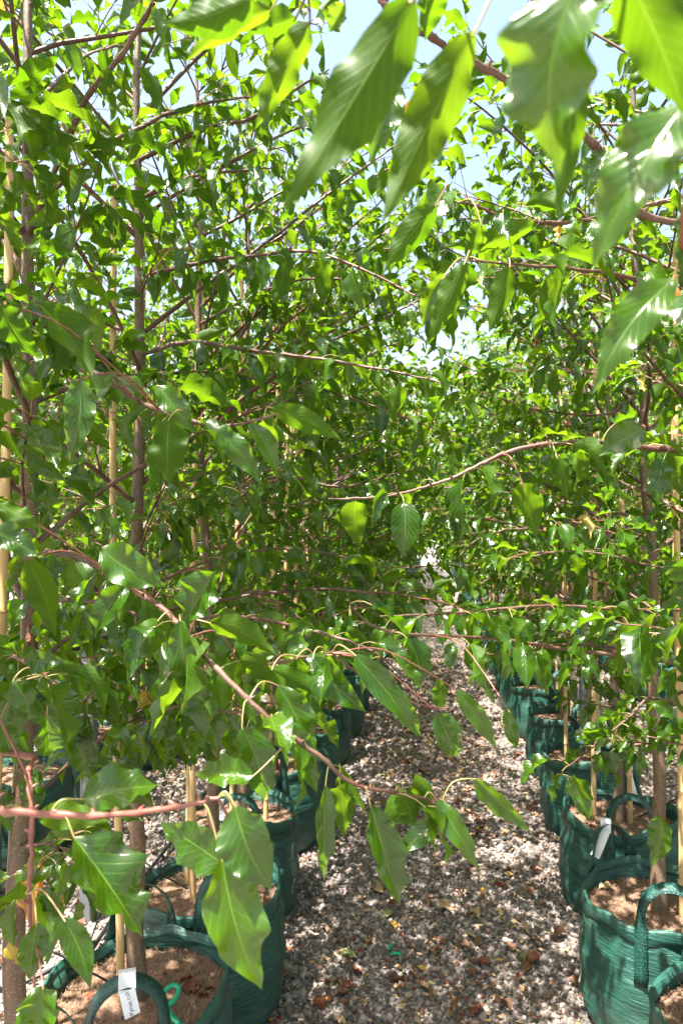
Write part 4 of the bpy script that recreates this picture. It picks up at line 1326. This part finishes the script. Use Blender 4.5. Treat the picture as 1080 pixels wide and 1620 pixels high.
tag_on('R', 6, 0, 'white tag on the handle of the third full right bag', None, .09, .02, 1)
tag_on('R', 7, 0, 'white tag on the handle of the fourth full right bag', None, .09, .02, 1)
tag_on('R', 5, 1, 'white tag on the far handle of the second full right bag', None, .09, .02, 1)

# green plastic tape bits
def tape(pts, label, w_=.006):
    mb = MB(); p = catmull(pts, 5)
    strap(mb, p, np.tile(np.array([0.1, -.5, .8]), (len(p), 1)), w_ * 2, .0008)
    o = mb.build('plastic_tie', M['green_tape']); tag(o, label, 'plastic tie', 'bits of green plastic tie')
bx, by = LEFT[4]
c0 = np.array([bx + .10, by - .06, BAG_H - .03])
tape([c0 + np.array(v) for v in ((.07, -.055, 0), (.035, -.04, .006), (0, -.01, .012), (-.022, .02, .02), (-.012, .045, .03), (.012, .04, .03), (.012, .01, .02), (.0, -.02, .014), (.05, -.05, .006))], 'looped green plastic tie lying on the mulch of the bottom left bag')
def ground_at(px, py, z=.015):
    d = P(px, py, 1) - CAMP; k = (z - CAM_H) / d[2]; return CAMP + d * k
for (px, py, a, lb) in ((625, 1511, .2, 'green plastic tie scrap in the gravel near the lower middle'), (618, 1498, 1.2, 'tiny green tie scrap just above the larger one'), (594, 1303, .8, 'small green tie scrap beside the hanging leaf tips'), (625, 1243, .4, 'green tie scrap half way up the path, left of centre'), (680, 1240, .0, 'green tie scrap half way up the path, right of centre')):
    p = ground_at(px, py); d = np.array([math.cos(a), math.sin(a), 0])
    tape([p - d * .02, p + np.array([0, 0, .008]), p + d * .022], lb, .005)

# ------------------------------------------------------------------ fallen leaves
def dry_template(rng, curl):
    L = rng.uniform(.055, .08); W = L * rng.uniform(.5, .68); nu, nv = 7, 4
    s = np.linspace(0, 1, nu + 1)
    k1 = rng.uniform(-1, 1) * curl * 2.2
    ang = k1 * (s - .5)
    c = [np.array([0, -L / 2, 0])]
    for i in range(nu): c.append(c[-1] + np.array([0, math.cos(ang[i]), math.sin(ang[i])]) * L / nu)
    c = np.array(c); n_ = np.stack([0 * s, -np.sin(ang), np.cos(ang)], 1); sd = np.tile([1.0, 0, 0], (nu + 1, 1))
    V, F, UV = blade(nu, nv, L, W, c, n_, sd, L * .07 * (1 + curl), rng.uniform(1.3, 3), rng.uniform(0, 6), rng.uniform(.2, 1.3) * curl + .15, .05)
    V[:, 2] -= V[:, 2].min()
    return V, F, UV
DRYM = {}
rd = random.Random(77)
for kname, m in DRY.items():
    DRYM[kname] = []
    for q in range(5):
        V, F, UV = dry_template(rd, .3 + .2 * q)
        mb = MB(); mb.add(V, [F], 0, UV); tip = V[2]
        tube(mb, [tip, tip + np.array([.004, -.012, .004]), tip + np.array([.003, -.026, .002])], .0006, 3, 0, cap=False)
        DRYM[kname].append(mb.mesh('fallen_leaf', [m]))
def drop(kname, p, s, label, group, q=None, rz=None, tilt=.25):
    o = link('fallen_leaf', DRYM[kname][rd.randrange(5) if q is None else q], None, tuple(p))
    o.rotation_euler = (rd.gauss(0, tilt), rd.gauss(0, tilt), rd.uniform(0, 6.28) if rz is None else rz); o.scale = (s, s, s)
    tag(o, label, 'fallen leaf', group); return o
GRP = 'fallen leaves scattered over the gravel path'
for (kn, px, py, s, lb, q) in (
    ('yellow', 418, 1612, .8, 'bright yellow fallen leaf at the bottom edge beside the left bag', 0),
    ('olive', 552, 1511, .95, 'flat grey green fallen leaf in the lower middle of the path', 0),
    ('tan', 517, 1519, .85, 'rolled pale leaf standing out beside the grey green one', 4),
    ('brown', 685, 1510, .9, 'reddish brown leaf lying right of the green tie scrap', 1),
    ('tan', 672, 1560, 1.0, 'pale tan leaf with a curled hole near the bottom of the path', 3),
    ('brown', 655, 1545, .8, 'dark brown leaf against the pale curled one', 3),
    ('red', 838, 1520, 1.0, 'glossy rust red leaf beside the folded olive one, lower right', 3),
    ('olive', 820, 1514, .9, 'folded olive leaf beside the rust red one, lower right', 3),
    ('brown', 822, 1548, .8, 'brown leaf just below the rust red one', 1),
    ('yellow', 622, 1462, .6, 'small yellow leaf in the sunny patch left of centre', 2),
    ('tan', 793, 1454, .8, 'crumpled beige leaf in the middle right of the path', 4),
    ('brown', 512, 1470, .7, 'dark brown leaf between the left bags and the middle', 2),
    ('red', 410+110, 1560+20, .6, 'small red leaf near the bottom left of the path', 2),
    ('tan', 575, 1588, .8, 'orange tan leaf at the bottom, right of the left bag', 2),
    ('red', 848, 1376, .9, 'long orange brown leaf near the right bags', 4),
    ('olive', 782, 1395, .7, 'small dark green leaf in the middle right of the path', 1),
    ('yellow', 760, 1409, .6, 'little yellow leaf just below the dark green one', 1),
    ('olive', 638, 1193, .9, 'pale green leaf half way up the path under the hanging leaves', 0),
    ('brown', 742, 1250, 1.0, 'wide brown leaf on the pale gravel below the bright leaf', 1),
    ('tan', 665, 1341, .9, 'flat tan leaf right of the long hanging leaf', 1),
    ('tan', 655, 1374, .7, 'small orange tan leaf below the flat tan one', 2),
    ('tan', 622, 1225, .8, 'beige leaf left of centre beside the green scraps', 0)):
    drop(kn, ground_at(px, py, .014), s, lb, GRP, q, None, .18)
GL = {'brown': 'curled brown dead leaf scattered among the gravel', 'red': 'reddish dead leaf scattered among the gravel', 'tan': 'pale tan dead leaf scattered among the gravel', 'yellow': 'small yellowing dead leaf scattered among the gravel', 'olive': 'greenish dead leaf scattered among the gravel'}
cnt = 0
while cnt < 250:
    u = rd.random()
    if u < .72: x, y = rd.gauss(0, .36), 1.95 + rd.random() ** 1.3 * 5.5
    else: x, y = rd.uniform(-1.7, -1.0), rd.uniform(1.8, 5)
    if abs(x) > .56 and not (x < -1.0): continue
    kn = rd.choices(['brown', 'red', 'tan', 'yellow', 'olive'], [42, 22, 28, 3, 5])[0]
    drop(kn, (x, y, rd.uniform(.008, .016)), rd.uniform(.6, 1.2), GL[kn], GRP); cnt += 1
# too many to count farther on
mb = MB(); rs_ = random.Random(5)
mats = list(DRY.values())
for q in range(6500):
    side = rs_.random()
    x, y = (rs_.gauss(0, .34), 1.9 + 14 * rs_.random() ** 1.7) if side < .65 else (rs_.choice((-1, 1)) * rs_.uniform(.6, 1.8), rs_.uniform(2, 8))
    a = rs_.uniform(0, 6.28); L = rs_.uniform(.012, .035) if y < 3.5 else rs_.uniform(.018, .05); W = L * .5
    d = np.array([math.cos(a), math.sin(a), rs_.gauss(0, .2)]); s_ = np.array([-math.sin(a), math.cos(a), rs_.gauss(0, .3)])
    p = np.array([x, y, rs_.uniform(.014, .024)])
    c_ = p + np.array([0, 0, rs_.uniform(.002, .01)])
    V = [p - d * L / 2, p - s_ * W / 2, c_, p + s_ * W / 2, p + d * L / 2]
    mb.add(V, [np.array([(0, 1, 2), (0, 2, 3), (1, 4, 2), (2, 4, 3)])], rs_.choices([0, 1, 2, 3, 4], [44, 16, 35, 2, 3])[0])
o = mb.build('leaf_litter', mats, smooth=False); tag(o, 'brown crumbs of leaf litter strewn over the gravel', 'leaf litter', kind='stuff')
# leaves caught on the mulch
BW = {('L', 4): 'bottom left bag', ('L', 5): 'second left bag', ('R', 4): 'largest right bag', ('R', 3): 'bottom right corner bag', ('R', 5): 'second full right bag'}
for (s, k, x, y, md) in BAGS:
    if (s, k) not in BW: continue
    spots = [(rd.uniform(-.14, .14), rd.uniform(-.14, .14)) for _ in range(5)]
    if (s, k) == ('L', 4): spots = [(.09, .08), (.11, .05), (.13, .07), (.15, .03), (.02, .09), (.16, .06), (-.13, -.02), (.08, .12)]
    if (s, k) == ('R', 3): spots = [(-.10, .02), (-.12, -.06), (-.06, .08), (-.14, .04), (-.05, -.08)]
    for (a, b) in spots:
        kn = rd.choice(['brown', 'red', 'red', 'brown'] if s == 'L' else ['brown', 'tan', 'red'])
        drop(kn, (x + a, y + b, BAG_H - .048), rd.uniform(.5, .9) if k != 3 else 1.2, '%s dry leaf lying on the mulch of the %s' % ({'brown': 'brown', 'red': 'red brown', 'tan': 'tan'}[kn], BW[(s, k)]), 'dry leaves on the mulch of the ' + BW[(s, k)])

# a low far off belt of trees closing the view beyond the rows
rb = random.Random(4)
mb = MB(); nodes = []
for q in range(9000):
    x = rb.uniform(-60, 60); y = 70 + rb.uniform(-3, 3); z = abs(rb.gauss(0, 1)) * 1.6 + .2
    hz = 3.0 + 1.2 * math.sin(x * .23) + .8 * math.sin(x * .71 + 1)
    z = rb.uniform(0, 1) * hz
    nodes.append((np.array([x, y, z]), rb.uniform(0, 6.28), rb.gauss(0, .4), rb.gauss(0, .4), rb.uniform(4, 8), rb.randrange(18), rb.random()))
o = join_leaves(nodes, 'distant_woodland'); tag(o, 'low distant belt of trees beyond the nursery rows', 'woodland', kind='stuff')
print('stuff done')
print('objects', len(bpy.data.objects))
